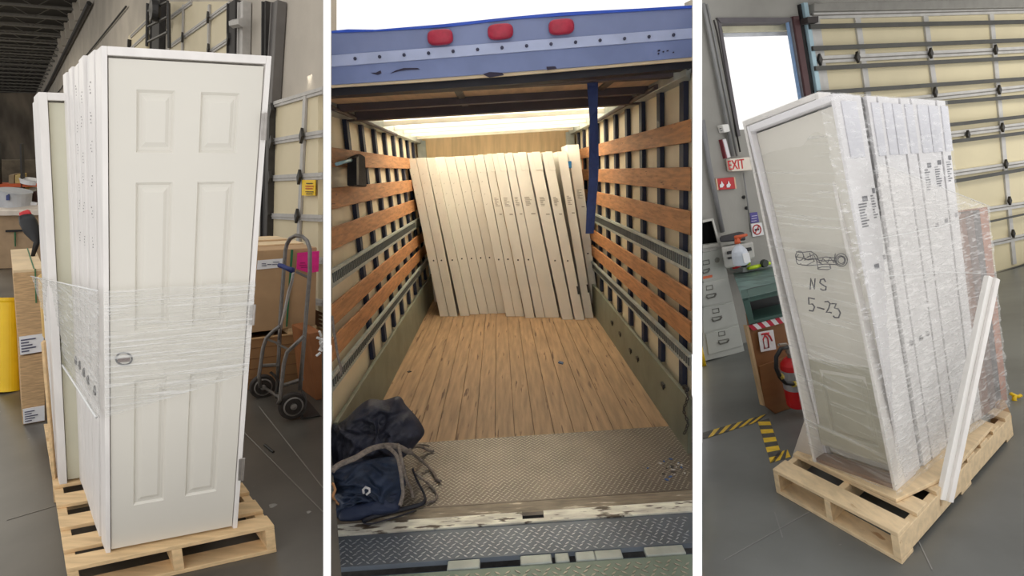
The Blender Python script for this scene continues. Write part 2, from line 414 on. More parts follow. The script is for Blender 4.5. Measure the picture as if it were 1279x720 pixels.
def prehung(base_thing, f, ju=.035, jt=.014, wslab=(.10, .40), panels=None, hole=None, dot=None, name_hint='', paint=None, jamb=None, vbot=.006, rec=.09):
    jamb = jamb or jamb_paint; paint = paint or door_paint
    for (a, b) in ((0, ju), (1-ju, 1)):
        g = G(); g.cg(f, a, b, 0, 1, 0, 1); build('jamb', g, jamb, base_thing, bev=.002)
    g = G(); g.cg(f, ju, 1-ju, 0, 1, 1-jt, 1); build('head_jamb', g, jamb, base_thing, bev=.002)
    g = G(); s0, s1 = wslab; a, b, c, d = ju+.008, 1-ju-.008, vbot, 1-jt-.004
    if panels:
        us, vs, cells = panels; us = [a]+us+[b]; vs = [c]+vs+[d]
        panel_front(g, f, us, vs, cells, s0, rec)
        for q in ([(a, s0, c), (a, s1, c), (a, s1, d), (a, s0, d)], [(b, s0, c), (b, s0, d), (b, s1, d), (b, s1, c)], [(a, s0, c), (b, s0, c), (b, s1, c), (a, s1, c)],
                  [(a, s0, d), (a, s1, d), (b, s1, d), (b, s0, d)], [(a, s1, c), (b, s1, c), (b, s1, d), (a, s1, d)]): g.poly([f(*p) for p in q])
        o = build('door_slab', g, paint, base_thing, fix=False)
    else:
        g.cg(f, a, b, s0, s1, c, d); o = build('door_slab', g, paint, base_thing, bev=.002)
    if dot:
        g = G(); s = dot[2]; c0_ = f(0, dot[1], dot[0]); nrm = (f(0, 0, .5)-f(1, 0, .5)).normalized(); g.ringdisc(c0_, nrm, [(s, -.004), (s, .002)], 16); build('strike_hole', g, black, base_thing)
    return o

# ---- the front door --------------------------------------------------
PT = .145
bl, br = B1.fl(133, 692, PT), B1.fl(297, 660, PT)
DP = (bl, (br-bl).cross(B1.v).normalized())
Q1 = P(DP, (133, 692), (297, 660), (340, 70), (127, 57))
nD = -tocam(DP)                                     # away from the camera
back_dir = (B1.fl(117, 650, PT)-bl).normalized()
f1 = cage(Q1, back_dir*.115)
t = thing('front_door', 'white six-panel prehung door at the front of the pallet stack, wide face shown', 'door', bl)
def q1uv(px, py): return invq(Q1, on(px, py, DP))
uL0 = q1uv(171, 190)[0]; uL1 = q1uv(219, 150)[0]; uR0 = q1uv(251, 150)[0]; uR1 = q1uv(299, 150)[0]
vv = [q1uv(190, y)[1] for y in (629, 474, 413, 228, 191, 112)]
pu = .085; pv = .028
cells = {}
for i in (1, 3):
    for j in (1, 3, 5): cells[(i, j)] = (pu*1.0, pv)
prehung(t, f1, ju=.033, jt=.0135, wslab=(.07, .36), panels=([uL0, uL1, uR0, uR1], vv, cells), rec=.085)
u_, v_ = q1uv(156, 449)
g = G(); c_ = f1(u_, .07, v_); g.ringdisc(c_, -nD, [(.029, -.001), (.029, .0035), (.024, .0035), (.023, -.0005), (.001, -.0005)], 28); build('bore_hole', g, black, t, label='dark round lock bore hole')
g = G(); g.box(c_+B1.v*-.004-nD*.004, (br-bl).normalized()*.02, nD*.001, B1.v*.008); build('bore_plug', g, mat('plug_brown', S(96, 70, 60), .5), t)
for (x, y0, y1) in ((330, 141, 175), (315.5, 381, 406), (302, 573, 600)):
    g = G(); ps = [on(x-4, y1, shift(DP, .004)), on(x+1, y1, shift(DP, .004)), on(x+3, y0, shift(DP, .004)), on(x-3, y0+1, shift(DP, .004))]
    g.prism(ps, -nD*.004); a, b = on(x+1, y1, shift(DP, .012)), on(x+3, y0, shift(DP, .012)); g.tube([a, b], .006, 8)
    build('hinge', g, steel, t)

# ---- the doors behind it, seen on edge ---------------------------------
ordn = ['second', 'third', 'fourth', 'fifth', 'sixth', 'seventh']
bots = [(133, 692), (124.5, 671), (117, 650), (112, 634), (107.5, 619), (103.5, 608), (99.5, 598)]
tops = [(127, 57), (117.5, 62), (104, 69), (97.5, 79), (90, 83), (83, 90), (78, 100)]
wr = br-bl
for k in range(1, 6):
    b0 = B1.fl(*bots[k], PT); nxt = B1.fl(*bots[k+1], PT)
    pl = (b0, DP[1]); tp = on(*tops[k], pl)
    q = [b0, b0+wr*.97, tp+(Q1[2]-Q1[3])*.97, tp]
    f = cage(q, (nxt-b0)*.93+Vec((0, 0, 0)))
    t = thing('stacked_door', 'white prehung door on edge, %s in the pallet stack counting back from the six-panel door' % ordn[k-1], 'door', b0, 'doors in the wrapped pallet stack')
    prehung(t, f, ju=.03, jt=.013, dot=(.348, .35, .022))
    if k in (1, 2, 3):      # pencilled handling marks on the edge
        g = G()
        for i in range(6):
            v0 = .64+.055*i+random.random()*.03
            for q_ in range(4):
                w_0 = .3+random.random()*.3; v1 = v0+.006*q_; g.cg(f, -.004, -.002, w_0, w_0+.03+random.random()*.08, v1, v1+.002)
        build('printed_mark', g, mat('pale_ink', S(150, 146, 146), .7), t)
# film between first and second etc is part of the wrap below
# ---- the far door facing us -------------------------------------------
b0 = B1.fl(75, 606, PT); pl = (b0, DP[1]); tp = on(48, 115, pl)
q = [b0, b0+wr*1.0, tp+(Q1[2]-Q1[3])*.95, tp]
fb = cage(q, (B1.fl(69, 585, PT)-b0))
t = thing('rear_door', 'white prehung door near the back of the left stack, its plain face showing past the gap', 'door', b0)
prehung(t, fb, ju=.065, jt=.016, wslab=(.10, .42), dot=None, paint=mat('rear_door_paint', S(208, 205, 184), .5, var=.02))
b1 = B1.fl(67.5, 578, PT); tp1 = on(44, 126, (b1, DP[1]))
q = [b1, b1+wr*.9, tp1+(Q1[2]-Q1[3])*.9, tp1]
t = thing('stacked_door', 'last white prehung door of the left stack, only its frame edge showing', 'door', b1, 'doors in the wrapped pallet stack')
prehung(t, cage(q, back_dir*.12), ju=.06)

# ---- pallet ------------------------------------------------------------
def pallet(t, f, wood, nb, gaps, L0=0, bw=.13, dark=None):
    """f(u across, w back, v up) ; boards run along u, stringers along w"""
    for u0 in (0, .475, .95):
        g = G(); g.cg(f, u0, u0+.05, .0, 1, .14, .86); build('stringer', g, wood, t, bev=.003)
    for (w0, w1_) in nb:
        g = G(); g.cg(f, 0, 1, w0, w1_, .86, 1.0); build('deck_board', g, wood, t, bev=.003)
    for (w0, w1_) in gaps:
        g = G(); g.cg(f, 0, 1, w0, w1_, 0, .14); build('bottom_board', g, wood, t, bev=.003)
fl_ = [B1.fl(83, 711, PT), B1.fl(343, 656, PT), B1.fl(230, 505, PT), B1.fl(55, 530, PT)]
dn = Vec((0, 0, -PT)); 
def f_p1(u, w_, v):
    p = lerp(lerp(fl_[0], fl_[1], u), lerp(fl_[3], fl_[2], u), w_)
    return p + dn*(1-v)
t = thing('wood_pallet', 'pale wood pallet under the stack of white doors wrapped round the middle', 'pallet', fl_[0]+dn)
pallet(t, f_p1, pallet_wood, [(0, .055), (.085, .15), (.20, .265), (.33, .40), (.46, .53), (.59, .66), (.72, .79), (.86, 1)], [(0, .06), (.45, .53), (.93, 1)])
# thin boards under the doors
g = G(); z_ = -.002
pa = [B1.fl(133, 694, PT), B1.fl(299, 661, PT)]
# leaning batten at the left
a, b = B1.fl(70, 628, 0), None
plb = (a, DP[1])
t2 = G(); ps = [on(72, 630, plb), on(68, 630, plb), on(51.5, 428, plb), on(55, 428, plb)]
t2.prism(ps, -tocam(plb)*.03)
tag(build('wood_batten', t2, pallet_wood, bev=.002), 'thin pale wood batten leaning upright on the left side of the door pallet', 'wood strip')

# ---- stretch film ------------------------------------------------------
film1 = film_mat('stretch_film', .20, .85, (1.2, 1.2, 34), 3)
film1b = film_mat('stretch_film_side', .34, .8, (3, 3, 22, (.5, .45, 0)), 3, col=(.86, .86, .85))
t = thing('stretch_wrap', 'clear stretch film wound round the middle of the white door stack on the left', 'film', bl)
pf = shift(DP, .012)
def bil(quad, u, v): return lerp(lerp(quad[0], quad[1], u), lerp(quad[3], quad[2], u), v)
qf = P(pf, (132, 522), (311, 466), (320, 352), (130.5, 363))
def ff(u, v):
    p = bil(qf, u, v); n_ = mnoise.noise(Vec((u*3, v*30, 1))); return p - nD*(.003+.006*n_)
g = G(); g.sheet(ff, 20, 44); build('film_front', g, film1, t, smooth=True, fix=False)
qg = [qf[0], on(60, 420, (B1.fl(60, 560, PT), B1.d.cross(B1.v).normalized())), on(46, 352, (B1.fl(55, 560, PT), B1.d.cross(B1.v).normalized())), qf[3]]
# the side sheet runs from the front left edge back to the rear doors
rb = on(74, 436, (B1.fl(66, 575, PT), DP[1])); rt = on(45, 345, (B1.fl(64, 570, PT), DP[1]))
qs = [qf[0], rb, rt, qf[3]]
sd = (Q1[0]-Q1[1]).normalized()
def fs(u, v):
    p = bil(qs, u, v); n_ = mnoise.noise(Vec((u*4, v*16+u*6, 4))); return p + sd*(.018+.01*n_)
g = G(); g.sheet(fs, 26, 30); build('film_side', g, film1b, t, smooth=True, fix=False)
qt = [rb, on(40, 400, (b1, DP[1])), on(44, 340, (b1, DP[1])), rt]
# bundled edges of the film
for (pts, r) in ((((132, 524), (100, 478), (78, 448), (66, 428)), .005), (((132, 512), (104, 470), (82, 442)), .004), (((130, 362), (90, 352), (50, 340)), .003)):
    n_ = len(pts); g = G(); cp = []
    for i, (x, y) in enumerate(pts):
        u = i/(n_-1); cp.append(lerp(bil(qs, u*.98, 0 if y > 400 else 1), bil(qs, u*.98, .04), .3)+sd*.03 if y > 400 else bil(qs, u, 1)+sd*.02)
    g.tube(cp, r, 6); build('film_edge', g, mat('film_rope', S(232, 232, 230), .25), t, smooth=True)
# yellowish corrugated sheet held under the film at the back left
pb_ = (B1.fl(60, 560, PT), DP[1]); g = G(); g.prism(P(pb_, (66, 438), (53, 420), (47, 345), (62, 352)), nD*.05)
tag(build('foam_sheet', g, mat('tan_foam', S(222, 186, 120), .8, var=.1), bev=.006), 'tan packing sheet caught under the film at the back left of the stack', 'packing')

# ---- packs of boards at the far left -----------------------------------
def pxbox(name, label, cat, bottom, top, back, m, bay, z=0, bev=.004, group=None, zabs=None, topvec=None, plane=None, mtop=None):
    """box whose front face is traced: bottom=(l,r) at height z above the bay's floor, top=(l,r)"""
    pl = plane or bay.line(bottom[0], bottom[1], z)
    q = P(pl, bottom[0], bottom[1], top[1], top[0])
    t = thing(name, label, cat, q[0], group)
    f = cage(q, back)
    g = G(); g.cg(f, 0, 1, 0, 1, 0, 1)
    return t, f, pl, g
back1 = B1.d
t, f, pl, g = pxbox('board_pack', 'lower pack of tan boards at far left, on the floor', 'board pack', ((29, 531), (57, 526)), ((24.5, 446), (56, 441)), back1*1.3, board_edge, B1, group='packs of boards at the left')
build('boards', g, board_edge, t, bev=.004)
g = G(); g.cg(f, .03, .97, -.012, -.004, .02, .24); build('paper_label', g, paper, t)
g = G()
for k in range(5): g.cg(f, .1, .4+.4*((k*7) % 3)/3, -.016, -.012, .05+.035*k, .062+.035*k)
build('label_print', g, mat('label_ink', S(90, 90, 110), .7), t)
lowf = f
plU = (pl[0], pl[1])
q = P(plU, (20.5, 443), (55, 436), (55, 335), (16.5, 338)); q[0] = lowf(0, 0, 1.03)*1.0; q[1] = lowf(1, 0, 1.03)
f = cage(q, back1*1.3); t = thing('board_pack', 'upper pack of tan boards at far left with a green strap over its top', 'board pack', q[0], 'packs of boards at the left')
g = G(); g.cg(f, 0, 1, 0, 1, 0, .965); build('boards', g, board_edge, t, bev=.004)
g = G(); g.cg(f, 0, 1, 0, 1, .965, 1.0); build('top_board', g, mat('top_board', S(226, 200, 160), .7), t, bev=.003)
g = G(); g.cg(f, .66, .70, 0, 1, 1.0, 1.006); g.cg(f, .7, .74, -.006, 0, .6, 1.0); build('strap', g, green_strap, t)
g = G(); g.cg(f, .04, .97, -.012, -.004, .0, .22); build('paper_label', g, paper, t)
g = G()
for k in range(5): g.cg(f, .1, .4+.4*((k*5) % 3)/3, -.016, -.012, .03+.035*k, .045+.035*k)
build('label_print', g, MATS['label_ink'], t)

# yellow bollard
p = B1.fl(12, 488); ax = B1.v; g = G()
t = thing('yellow_bollard', 'yellow rounded barrier post at the left edge beside the board packs', 'bollard', p)
tp = on(12, 372, (p, FWD)); L_ = (tp-p).length; r_ = .062*p.y/3.6
g.ringdisc(p, (tp-p), [(r_*1.1, 0), (r_*1.05, L_*.05), (r_, L_*.5), (r_, L_*.95), (r_*1.08, L_*.97), (r_*1.08, L_), (r_*.86, L_), (r_*.86, L_*.95)], 28); build('sleeve', g, yellow, t, smooth=False)
g = G(); g.ringdisc(p, (tp-p), [(r_*.8, 0), (r_*.8, L_*.93)], 20); build('core', g, dark_steel, t)

# far counter, shelf, tins
def flat(bay, pts, base, vec):
    pl = bay.line(base[0], base[1]); return P(pl, *pts), pl
cpl = B1.line((9, 336), (60, 334)); n = tocam(cpl)
t = thing('work_counter', 'tan panelled work counter with pale top behind the board packs', 'counter', on(9, 336, cpl))
g = G(); g.prism(P(cpl, (-10, 336), (62, 334), (60, 269), (-10, 269)), -n*1.2); build('cabinet', g, mat('counter_tan', S(178, 150, 118), .7), t)
g = G(); g.prism(P(shift(cpl, .15), (-12, 270), (62, 269), (62, 262.5), (-12, 263.5)), -n*1.5); build('worktop', g, mat('counter_top', S(226, 214, 200), .5), t, bev=.01)
g = G(); g.prism(P(shift(cpl, .02), (8, 290), (58, 288), (58, 286), (8, 287.5)), n*.02); build('dark_band', g, black, t)
g = G(); g.prism(P(shift(cpl, .02), (19.5, 308), (20.5, 308), (20.5, 290), (19, 290)), n*.02); build('cord', g, MATS['green_strap'], t)
spl = shift(cpl, -1.1)
t = thing('pallet_rack', 'orange-beamed storage rack at the far left above the counter', 'rack', on(9, 262, spl))
g = G(); g.prism(P(spl, (-10, 234), (48, 233.5), (48, 229), (-10, 230.5)), -tocam(spl)*.2); build('beam', g, orange, t, label='orange rack beam')
for x in (-2, 27, 50):
    g = G(); g.prism(P(spl, (x, 262), (x+2.5, 262), (x, 180), (x-2, 180)), -tocam(spl)*.1); build('post', g, dark_steel, t)
g = G(); g.prism(P(shift(spl, -.5), (-10, 262), (52, 262), (52, 200), (-10, 200)), -tocam(spl)*.05); build('back_panel', g, mat('rack_mesh', S(92, 82, 66), .8, var=.3, scale=6), t)
def tin(name, label, x, yb, yt, r, pl, m, cat='bucket', band=None):
    b_, tp_ = on(x, yb, pl), on(x, yt, pl); L_ = (tp_-b_).length; t = thing(name, label, cat, b_)
    g = G(); g.ringdisc(b_, tp_-b_, [(r*.93, 0), (r*.96, L_*.5), (r, L_*.94), (r*1.04, L_*.95), (r*1.04, L_), (r*.9, L_)], 24); build('bucket_body', g, m, t, smooth=False)
    if band:
        g = G(); c_ = lerp(b_, tp_, .8)+tocam(pl)*r; g.box(c_, RIGHT*r*.12, tocam(pl)*.01, UPV*L_*.17); build('stripe', g, band, t)
tpl = shift(cpl, -.35)
tin('paint_bucket', 'pale grey round bucket with blue stripe on the counter at far left', 19.5, 263, 238, .24, tpl, mat('tin_grey', S(190, 192, 196), .5), band=blue_plastic)
g = G(); ps = P(tpl, (29, 263), (42, 263.5), (47, 254), (36, 252)); g.prism(ps, -tocam(tpl)*.05); tag(build('paper_sheet', g, paper), 'loose white paper sheet on the counter beside the grey bucket', 'paper')
g = G()
g.sheet(lambda u, v: on(30+18*u, 250-12*v-6*math.sin(u*3.1)*(1-v), shift(tpl, -.4+.1*math.sin(u*6))), 10, 4); 
tag(build('dark_bag', G().prism(P(shift(tpl, -.3), (31, 256), (49, 256), (49, 243), (43, 239), (36, 242), (31, 247)), -tocam(tpl)*.3), mat('bag_brown', S(60, 36, 30), .8), bev=.03), 'dark brown bag lying on the counter behind the paper', 'bag')
tin('round_tub', 'low white tub standing on the orange rack beam', 39, 229.5, 224, .17, shift(spl, -.1), paper, cat='tub')
for i, (x0, x1, y0, c_) in enumerate(((11, 18, 221, S(150, 130, 100)), (19, 26, 219, S(196, 170, 110)), (30, 38, 252, S(190, 160, 90)), (39, 44, 246, S(200, 196, 180)))):
    g = G(); yb = 230 if i < 2 else 240; ps = P(shift(spl, -.05), (x0, yb), (x1, yb), (x1, yb-12), (x0, yb-11)) if i < 2 else P(shift(spl, -.15), (x0-3, 247), (x1+2, 247), (x1+2, 235), (x0-3, 235))
    g.prism(ps, -tocam(spl)*.25); tag(build('carton', g, mat('carton_%d' % i, c_, .8, var=.15), bev=.01), ['brown carton at the left on the orange rack beam', 'tan carton beside the brown one on the orange rack beam', 'ochre carton under the orange rack beam', 'cream carton under the orange rack beam at its right end'][i], 'carton')
# black and red hand tool on the packs
t = thing('tensioning_tool', 'black hand tool with red tip standing up behind the far left board packs', 'tool', f(.78, .55, 1.0))
pl = (t.location.copy(), FWD)
g = G(); g.tube([t.location, on(46.5, 303, pl), on(41, 290, pl), on(36, 278, pl), on(33, 270, pl)], [.012, .02, .05, .055, .045], 10); build('handle', g, black, t, smooth=True)
g = G(); g.tube([on(38, 272, pl), on(34, 266.5, pl), on(30, 268, pl), on(28.5, 275, pl)], [.02, .03, .03, .015], 10); build('tip', g, red, t, smooth=True, label='red tip')

area('fill_lamp', c0+dd*24-xd*9+Vec((0, 0, -1.2)), c0+dd*24-xd*9+Vec((0, 0, -9)), 6, 1500, (1, .93, .8))  # added unseen fill light to lift the far wall and ceiling
area('fill_lamp', c0+dd*11-xd*5+Vec((0, 0, -1.2)), c0+dd*11-xd*5+Vec((0, 0, -9)), 3, 160, (1, .93, .8))  # second added fill light, nearer, no visible fixture
# ---- right side: boxes -------------------------------------------------
t, f, pl, g = pxbox('cardboard_crate', 'lower brown crate behind the hand truck, on the floor', 'crate', ((305, 488), (389, 477)), ((303, 424), (397, 413)), B1.d*1.0, card_dark, B1)
build('crate_body', g, card_dark, t, bev=.006)
g = G(); g.cg(f, 0, 1, -.01, 1, .97, 1.0); build('lid_edge', g, mat('lid_tan', S(196, 158, 112), .8), t, bev=.003)
g = G()
for k in range(4): g.cg(f, .0, 1.0, -.004, 0, .2*k+.2, .2*k+.205)
build('seam', g, mat('seam_brown', S(110, 78, 50), .8), t)
fl2 = f
q = [fl2(.0, 0, 1.1), fl2(.965, 0, 1.1)] + P(pl, (396.5, 309), (310, 314))
f = cage(q, B1.d*1.05)
for k, (a, b) in enumerate(((.05, .12), (.60, .66), (.93, .98))):
    g = G(); g.cg(fl2, a, b, .0, 1, 1.0, 1.1); tag(build('wood_block', g, pallet_wood), ['wood spacer block at the left under the tall cardboard box', 'wood spacer block in the middle under the tall cardboard box', 'wood spacer block at the right under the tall cardboard box'][k], 'wood block', 'spacer blocks between the boxes')
t = thing('cardboard_box', 'tall cardboard box with a pink paper stuck on its right side', 'box', q[0])
g = G(); g.cg(f, 0, 1, 0, 1, 0, 1); build('box_body', g, card, t, bev=.006)
g = G(); g.cg(f, 0, 1.0, .25, .45, 1.0, 1.018); g.cg(f, 0, 1.0, .6, .85, 1.0, 1.02); build('top_board', g, mat('top_board', S(226, 200, 160), .7), t, bev=.003)
def fuv(qq, pl_, px, py): return invq(qq, on(px, py, pl_))
def patch(g, f, qq, pl_, pts, w0=-.006, w1_=-.002):
    uv = [fuv(qq, pl_, *p) for p in pts]; g.prism([f(u, w0, v) for u, v in uv], f(0, w1_, 0)-f(0, w0, 0)); return g
g = G(); patch(g, f, q, pl, [(321, 337), (353, 334), (353.5, 323), (322, 325.5)]); build('paper_label', g, paper, t)
g = G()
for (a, b, y) in ((327, 332, 329), (327, 333, 331.5), (341, 349, 327), (340, 347, 330), (334, 339, 330)): patch(g, f, q, pl, [(a, y+1), (b, y+.8), (b, y), (a, y+.1)], -.01, -.006)
build('label_print', g, MATS['label_ink'], t)
g = G(); patch(g, f, q, pl, [(370, 336), (385, 341), (397, 339), (398, 313.5), (371, 316)], -.02, -.01); build('pink_note', g, pink, t, label='bright pink paper sheet')
g = G()
for (a, b, y) in ((374, 380, 328), (373, 382, 331), (375, 384, 333.5)): patch(g, f, q, pl, [(a, y+.7), (b, y+.4), (b, y-.3), (a, y)], -.025, -.02)
build('label_print', g, mat('note_ink', S(150, 20, 90), .7), t)
g = G(); patch(g, f, q, pl, [(357, 408), (358.5, 408), (366, 312), (363.5, 312)], -.014, -.006); build('strap', g, green_strap, t)
t, f, pl, g = pxbox('brown_crate', 'brown wooden crate cut off at the divider right of the hand truck', 'crate', ((395.5, 500.5), (403, 499.5)), ((386.5, 417), (402.5, 414)), B1.d*.35, card_dark, B1)
build('crate_body', g, mat('crate_brown', S(150, 96, 56), .7, var=.1), t, bev=.006)
g = G()
for i in range(9):
    a = random.random(); c_ = f(.75+.2*random.random(), -.03, .70+.25*random.random()); g.tube([c_, c_+Vec((random.uniform(-.03, .03), -.02, random.uniform(-.05, .05)))], .01, 6)
build('crumpled_film', g, mat('film_rope', S(232, 232, 230), .25), t)
for i in range(5):
    pz = shift(W1, .3); g = G(); q_ = P(pz, (397, 413.5-i*5), (403.5, 414-i*5), (403.5, 411-i*5), (397, 410.5-i*5)); g.prism(q_, B1.d*.3)
    tag(build('stacked_board', g, mat('board_dark', S(120, 88, 60), .8) if i else pallet_wood, bev=.004), 'brown board number %s from the bottom of the small pile behind the brown crate' % ['one', 'two', 'three', 'four', 'five'][i], 'board', 'boards piled by the dock door')

# ---- hand truck --------------------------------------------------------
wl, wrr = B1.fl(329, 497), B1.fl(366, 526)
def wheel(t, cpx, contact, rpx, axis):
    Z = (contact-CAM).dot(FWD); c_ = atZ(*cpx, Z); r = rpx/FPX*Z
    g = G(); prof = [(r*.72, -.022), (r*.9, -.024), (r*.98, -.014), (r, 0), (r*.98, .014), (r*.9, .024), (r*.72, .022)]
    g.ringdisc(c_, axis, prof, 32); o = build('wheel', g, rubber, t, smooth=False)
    g = G(); 
    for s_ in (-1, 1): g.ringdisc(c_, axis*s_, [(r*.70, .0), (r*.70, .024), (r*.60, .026), (r*.58, .012), (r*.25, .012), (r*.22, .034), (r*.05, .036)], 28)
    h = build('rim', g, steel, o)
    for k in range(5):
        pass
    return c_, r, Z
ax = (wrr-wl).normalized()
t = thing('hand_truck', 'grey tubular hand truck with looped handle standing before the cardboard boxes', 'hand truck', wrr)
# a wheel's face points along the axle; the axle runs right and towards us
axl = (RIGHT*.55 - FWD*.75); axl = (axl - B1.n*axl.dot(B1.n)).normalized()
cR, rR, ZR = wheel(t, (366, 507), wrr, 17.5, axl)
cL, rL, ZL = wheel(t, (328.5, 483), wl, 15.5, axl)
g = G(); g.tube([cL, cR], .012, 8); build('axle', g, tube_grey, t)
Zt = (ZR+ZL)/2-.10
zz = lambda s: Zt + (ZR-ZL)*(-.5+s) 
def hp(x, y, s=.5, o=0): return atZ(x, y, Zt+(ZR-ZL)*(s-.5)*.7+o)
# two long uprights joined by the loop
loop = [hp(346, 498, .1), hp(349, 440, .12), hp(350.5, 400, .14), hp(354, 350, .16), hp(357, 313, .2), hp(359, 305, .25), hp(363, 298, .35), hp(370, 294.5, .5), hp(378, 295.5, .7), hp(384, 301, .82), hp(387.5, 311, .9), hp(387.5, 340, .92), hp(384, 380, .94), hp(380, 430, .96), hp(375, 488, 1)]
g = G(); g.tube(loop, .0145, 10); build('frame_tube', g, tube_grey, t, smooth=True)
for (pts, nm_) in (([(350.5, 407), (343, 413), (333, 423), (329, 435), (324, 470), (326, 485)], 'side_tube'), ([(380, 420), (370, 430), (359, 440), (355, 455), (350, 500), (348, 505)], 'side_tube')):
    g = G(); s_ = .15 if pts[0][0] < 360 else .8
    g.tube([hp(x, y, s_, -.10) for x, y in pts], .0135, 8); build(nm_, g, tube_grey, t, smooth=True)
for (a, b, r) in (((347, 430), (361, 437), .009), ((334, 424), (350, 430), .009), ((371, 340), (386, 347), .010), ((328, 457), (347, 456), .013), ((353, 482), (378, 474), .014)):
    g = G(); g.tube([hp(*a, .3), hp(*b, .7)], r, 8); build('cross_bar', g, tube_grey, t)
g = G(); g.tube([hp(349, 331.5, .3, -.05), hp(354, 333, .35, -.05), hp(358, 335, .4, -.05), hp(366, 338, .5, -.05)], [.017, .019, .017, .022], 12); build('hand_grip', g, blue_plastic, t, smooth=True, label='dark blue hand grip')
g = G(); g.tube([hp(367, 341, .5, -.05), hp(365, 352, .45), hp(361, 365, .4), hp(357, 385, .35), hp(352, 405, .3), hp(349, 425, .25)], [.010, .012, .013, .012, .011, .010], 8); build('support_rod', g, steel, t, smooth=True, label='chrome support rod')
for pts in ([(338, 465), (344, 470), (349, 478), (347, 490)], [(378, 488), (383, 500), (381, 512), (377, 523)]):
    g = G(); g.tube([hp(x, y, .3 if x < 350 else .95) for x, y in pts], .016, 6, flat=.3); build('wheel_guard', g, dark_steel, t)
g = G(); 
ps = [B1.fl(378, 524, .006), B1.fl(401, 520, .006), B1.fl(384, 500, .006), B1.fl(366, 504, .006)]
g.prism(ps, B1.n*.008); build('toe_plate', g, dark_steel, t, bev=.002)
# debris and floor joints
g = G(); g.tube([B1.fl(331, 556, .006), B1.fl(342, 565, .006)], .008, 6); tag(build('black_stick', g, black), 'short black stick lying on the concrete floor right of the door pallet', 'debris')
for i, (x, y, r) in enumerate(((341, 632, .02), (386, 640, .012))):
    g = G(); c_ = B1.fl(x, y); g.sheet(lambda u, v: c_+Vec((math.cos(u*6.28)*r*v*(1+.3*math.sin(u*19)), math.sin(u*6.28)*r*v, .006*(1-v))), 14, 3)
    tag(build('paper_scrap', g, mat('scrap', S(150, 148, 142), .8), fix=False), ['larger pale scrap on the floor right of the door pallet', 'tiny pale scrap on the floor near the divider, below the hand truck'][i], 'debris')
g = G()
for (a, b) in (((9, 650), (83, 628)), ((300, 535), (404, 640)), ((324, 508), (404, 610))):
    A_, B_ = B1.fl(*a, .0015), B1.fl(*b, .0015); d = (B_-A_).normalized(); s_ = d.cross(Vec((0, 0, 1)))*.003
    g.prism([A_-s_, B_-s_, B_+s_, A_+s_], (0, 0, .001))
struct('floor_joint', g, mat('joint_line', S(138, 134, 126), .8))
# ================================================================ BAY 2 : box truck seen through its open rear
TXL, TXR, TYF, TYB, TH_ = -1.174, 1.18, 3.50, 8.9, 2.45
truck = thing('box_truck', 'box truck body seen through its open rear, wood slats along both inner walls', 'truck', T(0, 5, -.0))
cream = mat('truck_panel', S(226, 212, 182), .5, var=.05, scale=3)
navy = mat('truck_post', S(30, 36, 58), .6, var=.1)
slat_m = mat('slat_wood', S(176, 122, 76), .65, var=.22, scale=5, stretch=(5, 1, 9), bump=.25, bscale=40, spots=(S(92, 58, 36), 9, .66))
galv = mat('galvanised_track', S(176, 182, 176), .45, .4, var=.1, scale=10)
kick = mat('kick_plate', S(122, 124, 108), .55, .2, var=.12, scale=4)
def tf(x0, x1, y0, y1, z0, z1, g=None):
    g = g or G(); return g.hexa([T(x0, y0, z0), T(x1, y0, z0), T(x1, y1, z0), T(x0, y1, z0), T(x0, y0, z1), T(x1, y0, z1), T(x1, y1, z1), T(x0, y1, z1)])
def wedge_x(y, z, side):   # lateral position of the dividing wall's face at this place
    px = 414.2 if side < 0 else 865.2
    lo, hi = -3.0, 3.0; f_ = lambda x: ((T(x, y, z)-CAM).dot(RIGHT)/(T(x, y, z)-CAM).dot(FWD))*FPX+640 - px
    for _ in range(40):
        m_ = (lo+hi)/2
        if f_(m_) > 0: hi = m_
        else: lo = m_
    return lo
def starty(x, z, side):
    lo, hi = 2.0, 8.0
    for _ in range(40):
        m_ = (lo+hi)/2
        if (x > wedge_x(m_, z, side)) == (side < 0): hi = m_
        else: lo = m_
    return hi
def side_box(x0, x1, y1, z0, z1, side, y0min=3.42):
    xf = x0 if abs(x0) > abs(x1) else x1
    g = G(); p = []
    for z in (z0, z1):
        for (x, far) in ((x0, 0), (x1, 0), (x1, 1), (x0, 1)):
            y = y1 if far else max(y0min, starty(x, z, side)+.01)
            p.append(T(x, y, z))
    return g.hexa(p)
